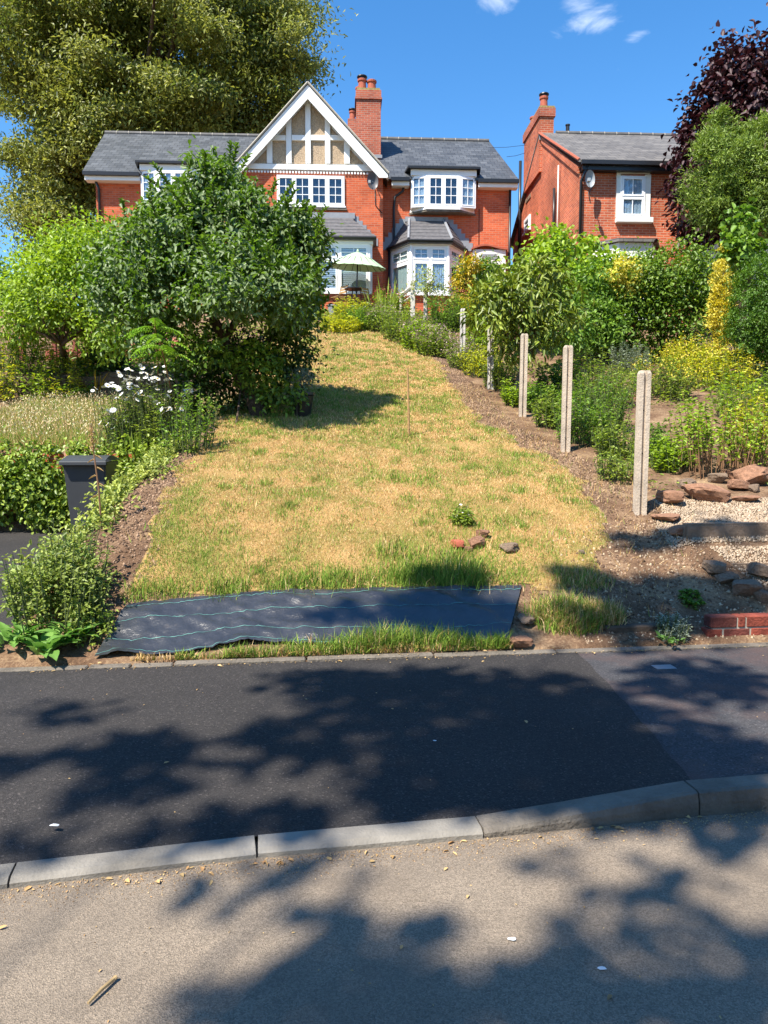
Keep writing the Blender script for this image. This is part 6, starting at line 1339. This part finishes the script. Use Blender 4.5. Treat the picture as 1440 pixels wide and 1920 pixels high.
# garden next door: timber sleepers, red post and rail, red wall
sw = empty('sleeper_wall', (-6.6, 16.5, 2.5), 0, 'weathered timber sleeper retaining wall above the hay', 'retaining wall')
for k in range(3):
    for j in range(3): mb = MB(); x0 = -1.8 + j * 1.5 + .3 * (k % 2); mb.box(x0, x0 + 1.48, -.08 + RND.uniform(-.02, .02), .12, k * .21, k * .21 + .2); link('sleeper', mb.mesh('sleeper', bevel=.012), M['wood_dark'], sw)
rp = at(42, 650, 19.5); o = empty('red_post_rail', (rp.x, 19.5, gzf(rp.x, 19.5)), 0, 'red stained post with a pale rail at the left edge', 'post and rail')
z1 = at(42, 616, 19.5).z - o.location.z; mb = MB(); mb.box(-.07, .07, -.07, .07, -.2, z1); link('post', mb.mesh('post', bevel=.008), M['redwood'], o); mb = MB(); mb.tube([(-1.2, 0, z1 - .22), (1.0, .05, z1 - .06)], .03, 6); link('rail', mb.mesh('rail'), M['bark_light'], o)
for i, (px, D, lb) in enumerate(((103, 18.6, 'slim red timber post in front of the red wall'), (142, 18.4, 'red timber post nearer the dark bush'))):
    p = at(px, 670, D); mb = MB(); z1 = at(px, 615 + i * 8, D).z; mb.box(p.x - .05, p.x + .05, D - .05, D + .05, gzf(p.x, D) - .2, z1); tag(mb.build('red_post', M['redwood'], bevel=.008), lb, 'post', 'red posts in the next garden')
a, b = at(85, 668, 19.2), at(310, 634, 19.2); mb = MB(); mb.box(a.x, b.x, 19.2, 19.4, a.z - .6, a.z + .18); w_ = mb.build('garden_wall', M['red_roof']); tag(w_, 'low red wall half hidden behind the shrubs', 'wall')
mb = MB(); mb.slab([(a.x + 1.2, 19.9, b.z - .1), (b.x, 19.9, b.z - .1), (b.x, 20.9, b.z + .25), (a.x + 1.2, 20.9, b.z + .25)], .08); w_ = mb.build('shed_roof', M['red_roof']); tag(w_, 'low red roof glimpsed between the shrubs', 'roof')
mb = MB(); mb.box(a.x + 1.4, b.x - .2, 20.0, 20.8, b.z - 1.4, b.z - .13); w_ = mb.build('shed', M['redwood']); tag(w_, 'red stained shed under the low red roof', 'shed')

# ------------------------------------------------------------------ rockery, gravel, steps and wall at the right
def rock_mesh(seed, sub=3, rough=.22, boxy=.72):
    rng = np.random.default_rng(seed); bm = bmesh.new(); bmesh.ops.create_icosphere(bm, subdivisions=sub, radius=1.0); cuts = [(Vector(rng.normal(size=3)).normalized(), rng.uniform(.55, .85)) for _ in range(7)]
    for v in bm.verts:
        c = v.co.copy(); m = max(abs(c.x), abs(c.y), abs(c.z)); c = c * (1 - boxy) + c / m * boxy * .9
        for nn_, d in cuts:
            k = c.dot(nn_)
            if k > d: c -= nn_ * (k - d) * .9
        v.co = c + Vector(rng.normal(0, rough * .12, 3))
    me = bpy.data.meshes.new('rock'); bm.to_mesh(me); bm.free(); return me
RK = [rock_mesh(s) for s in range(6)]
def rock(px, py, w, h, mat, label, d=None, k=0, D=None, rz=None, group=None, name='stone', sink=.3):
    g = on_ground(px, py); me = RK[k % 6].copy(); me.materials.append(M[mat]); o = bpy.data.objects.new(name, me); COL.objects.link(o)
    sx, sz = w * g.y / FPX / 2, h * g.y / FPX / 2; o.scale = (sx, (d or sx * .8), sz); o.location = (g.x, g.y, g.z + sz * (1 - sink)); o.rotation_euler = (RND.uniform(-.1, .1), RND.uniform(-.1, .1), RND.uniform(-.4, .4) if rz is None else rz)
    return tag(o, label, 'stone', group)
rock(1322, 938, 92, 42, 'sandstone', 'largest flat topped red sandstone block of the rockery', k=0, d=.14, rz=.1)
rock(1255, 945, 52, 32, 'sandstone', 'square sandstone block right beside the nearest post', k=1, d=.12)
rock(1412, 908, 80, 48, 'sandstone', 'big sandstone block at the right edge of the rockery', k=2, d=.2)
rock(1385, 918, 42, 26, 'sandstone', 'rough orange stone right of the largest rockery block', k=3); rock(1412, 922, 26, 18, 'stone_grey', 'small pale grey stone wedged among the rockery blocks', k=4)
rock(1345, 905, 40, 22, 'stone_grey', 'brown stone behind the largest rockery block', k=5); rock(1290, 915, 40, 24, 'stone_grey', 'dark stone in the shade behind the square block', k=2); rock(1375, 895, 34, 20, 'sandstone', 'small stone at the foot of the leafy bush', k=1)
rock(1185, 903, 18, 30, 'sandstone', 'upright reddish stone left of the nearest post', k=3)
rock(1245, 975, 60, 16, 'sandstone', 'flat slab of sandstone below the nearest post', k=0, d=.16, rz=-.5); rock(1270, 1000, 46, 18, 'sandstone', 'flat tilted stone at the end of the gravel step', k=4, d=.12, rz=-.6)
rock(1395, 940, 60, 12, 'sandstone', 'flat stone half buried in the pale gravel', k=5, d=.1)
rock(1338, 1075, 46, 30, 'stone_grey', 'rounded boulder at the edge of the lower gravel', k=1, sink=.4); rock(1425, 1080, 50, 36, 'stone_grey', 'dark boulder at the right edge beside the lower gravel', k=3, sink=.4)
rock(1365, 1090, 52, 24, 'stone_grey', 'low mossy boulder between the two dark ones', k=2, sink=.4); rock(1395, 1115, 60, 34, 'stone_grey', 'large brown boulder above the brick wall', k=5, sink=.4); rock(1428, 1128, 34, 32, 'stone_grey', 'moss stained boulder resting over the brick wall', k=0, sink=.35)
rock(952, 1032, 44, 20, 'stone_grey', 'flat brown stone lying on the dry grass', k=4, sink=.5); rock(857, 1030, 28, 22, 'terracotta', 'orange brick fragment on the lawn', k=1); rock(896, 1026, 36, 28, 'sandstone', 'reddish stone next to the orange fragment on the lawn', k=2); rock(905, 1008, 30, 18, 'sandstone', 'stone lying behind the reddish one on the lawn', k=5); rock(878, 1034, 18, 12, 'sandstone', 'small chip of stone between the lawn stones', k=3)
rock(972, 1212, 56, 26, 'sandstone', 'wedge shaped brown stone weighing down the sheet corner', k=0, d=.07, rz=.3); rock(985, 1165, 40, 14, 'stone_grey', 'flat grey stone at the right end of the black sheet', k=4, d=.12)
rock(1108, 1140, 22, 18, 'stone_grey', 'pale grey stone in the shaggy grass', k=2); rock(1090, 1040, 12, 9, 'stone_grey', 'small grey pebble on the straw', k=1)
rng = np.random.default_rng(200)
for i, (px, py) in enumerate(((1200, 670), (1215, 665), (1232, 668), (1250, 672), (1180, 745), (1195, 750), (1205, 742), (1210, 655))): rock(px, py, 16, 11, 'sandstone', ('first', 'second', 'third', 'fourth', 'fifth', 'sixth', 'seventh', 'eighth')[i] + ' of the small reddish stones on the bank below the rough hedge', k=i, group='loose stones on the far bank')
# gravel
def gravel_pts(n):
    X = rng.uniform(2.55, 4.6, n); Y = y_edge(X) + rng.uniform(.55, 2.1, n); return X, Y
n_ = 26000; X, Y = gravel_pts(n_); d = Y - y_edge(X); lx = 2.62 + .15 * np.sin(d * 4); k = (X > lx + np.where(d < 1.0, .35, 0)) & (np.abs(d - 1.0) > .03); X, Y = X[k], Y[k]
V, F, C = clods(len(X), X, Y, .008, .019, np.array([[.33, .25, .17], [.39, .30, .21], [.24, .18, .125], [.43, .34, .25]])); V[:, 2] += .006
tag(link('gravel', np_mesh('gravel', V, F, C), M['gravel']), 'pale cream gravel of the stepped path', 'gravel', kind='stuff')
sd = Vector((1, .12, 0)).normalized()
def step(px0, py0, ln, h, dp, mat, label):
    g = on_ground(px0, py0); mb = MB(); mb.obox(Vector((0, 0, 0)), sd, Vector((sd.y, -sd.x, 0)), 0, ln, -.05, h, -dp, 0); w_ = mb.build('stone_step', M[mat], bevel=.02, seg=2); w_.location = g; return tag(w_, label, 'step')
step(1285, 1014, 1.7, .145, .12, 'stone_grey', 'long rough stone riser holding up the pale gravel'); step(1372, 1068, 1.3, .04, .25, 'stone_grey', 'flat stone slab at the foot of the lower gravel')
# brick wall at the pavement
g = on_ground(1332, 1196); g.z = .12; wl = empty('brick_wall', g, math.atan(.12), 'low red brick wall stub beside the pavement', 'wall'); mb = MB(); mb.box(.02, 2.6, .006, .1, -.1, .17); link('mortar_core', mb.mesh('mortar_core'), M['mortar'], wl)
for c in range(3):
    x = -.05 if c == 0 else (.0 if c == 1 else .05); first = [.11, .225, .225][c] if c != 1 else .225; z = c * .096
    if c == 2: break
    x = -.02 + .02 * c; k = 0
    while x < 2.5:
        wd = (.13 if (k == 0 and c == 0) else (.07 if (k == 1 and c == 1) else .225)); mb = MB(); hh = .085
        mb.box(x, x + wd - .012, 0 + RND.uniform(-.003, .003), .105, z + .004, z + .004 + hh); br = link('brick', mb.mesh('brick', bevel=.006), M['single_brick_dark' if (k + c) % 3 == 1 else 'single_brick'], wl); x += wd; k += 1
g = on_ground(1140, 1198); mb = MB(); mb.obox(Vector((0, 0, 0)), sd, Vector((sd.y, -sd.x, 0)), 0, .72, -.1, .11, -.09, 0); w_ = mb.build('timber_edging', M['wood_dark'], bevel=.01); w_.location = (g.x, g.y + .06, .12); tag(w_, 'dark timber edging holding the soil left of the brick wall', 'edging')
# small things on road and pavement
mb = MB(); p = at_z(1245, 1250, .105); mb.obox(Vector((0, 0, 0)), sd, Vector((sd.y, -sd.x, 0)), -.07, .07, 0, .006, -.045, .045); w_ = mb.build('cover_plate', M['lead'], bevel=.002); w_.location = (p.x, p.y, .1); tag(w_, 'small pale grey service cover in the old pavement', 'cover')
p = at_z(188, 1857, .012); q = at_z(215, 1834, .012); r_ = at_z(165, 1881, .012); mb = MB(); mb.tube([r_, p + Vector((.004, 0, .004)), q], [.004, .0055, .006], 8); mb.tube([q, q + Vector((.006, .004, .003))], [.008, .005], 8); tag(mb.build('twig', M['twig']), 'broken pale twig lying on the road', 'twig')
def scrap(px, py, z, s, label, seed, name='paper_scrap'):
    p = at_z(px, py, z); rg_ = np.random.default_rng(seed); mb = MB(); n = 9; mb.v = [(0, 0, s * .35)] + [(math.cos(6.283 * i / n) * s * rg_.uniform(.6, 1.2), math.sin(6.283 * i / n) * s * .6 * rg_.uniform(.6, 1.2), s * rg_.uniform(0, .25)) for i in range(n)] + [(0, 0, -.002)]
    mb.f = [(0, 1 + i, 1 + (i + 1) % n) for i in range(n)] + [(n + 1, 1 + (i + 1) % n, 1 + i) for i in range(n)]; w_ = mb.build(name, M['paper']); w_.location = (p.x, p.y, z + .004); tag(w_, label, 'litter')
scrap(101, 1550, .06, .022, 'white feather like scrap on the new pavement near the kerb', 1, 'feather'); scrap(960, 1763, 0, .017, 'white crumpled scrap on the sunlit road', 2); scrap(1129, 1818, 0, .015, 'pale flake lying in the shaded part of the road', 3); scrap(1093, 1320, .09, .012, 'tiny white scrap on the shaded pavement', 4); scrap(815, 1390, .08, .010, 'small white speck in the middle of the pavement', 5)
# fallen leaves along the kerb and on the road
rng = np.random.default_rng(210); Ps = []
for k in range(420):
    x = rng.uniform(-2.2, 3.2); y = float(kerb_y(x)) - abs(rng.normal(0, .05)) - .005; Ps.append((x, y, .004))
for k in range(110): Ps.append((rng.uniform(-1.6, 1.8), rng.uniform(1.5, 2.9), .004))
for k in range(70):
    x = rng.uniform(-2.2, 3); t = rng.uniform(.05, .95); y = (float(kerb_y(x)) + .13) * (1 - t) + (float(y_edge(x)) - .06) * t; Ps.append((x, y, (float(kerb_h(x)) - .004) * (1 - t) ** 1.5 + .105 * (1 - (1 - t) ** 1.5) + .006))
for k in range(420):
    x = rng.uniform(-2.4, 3.2); y = float(y_edge(x)) - .07 + rng.normal(0, .03); Ps.append((x, y, .135 if y > y_edge(x) - .06 else .112))
P = np.array([p for p in Ps if p[1] < 9]); n_ = len(P); sz = np.where(rng.random(n_) < .15, .03, .012) * rng.uniform(.6, 1.2, n_)
V, F = leaf_mesh(P, np.stack([rng.normal(size=n_), rng.normal(size=n_), rng.uniform(0, .25, n_)], 1), np.stack([rng.normal(0, .25, n_), rng.normal(0, .25, n_), np.ones(n_)], 1), sz, sz * rng.uniform(.25, .6, n_), .2, 'oval', .1)
tag(link('leaf_litter', np_mesh('leaf_litter', V, F), M['litter']), 'dry leaf litter scattered along kerb and pavement', 'litter', kind='stuff')
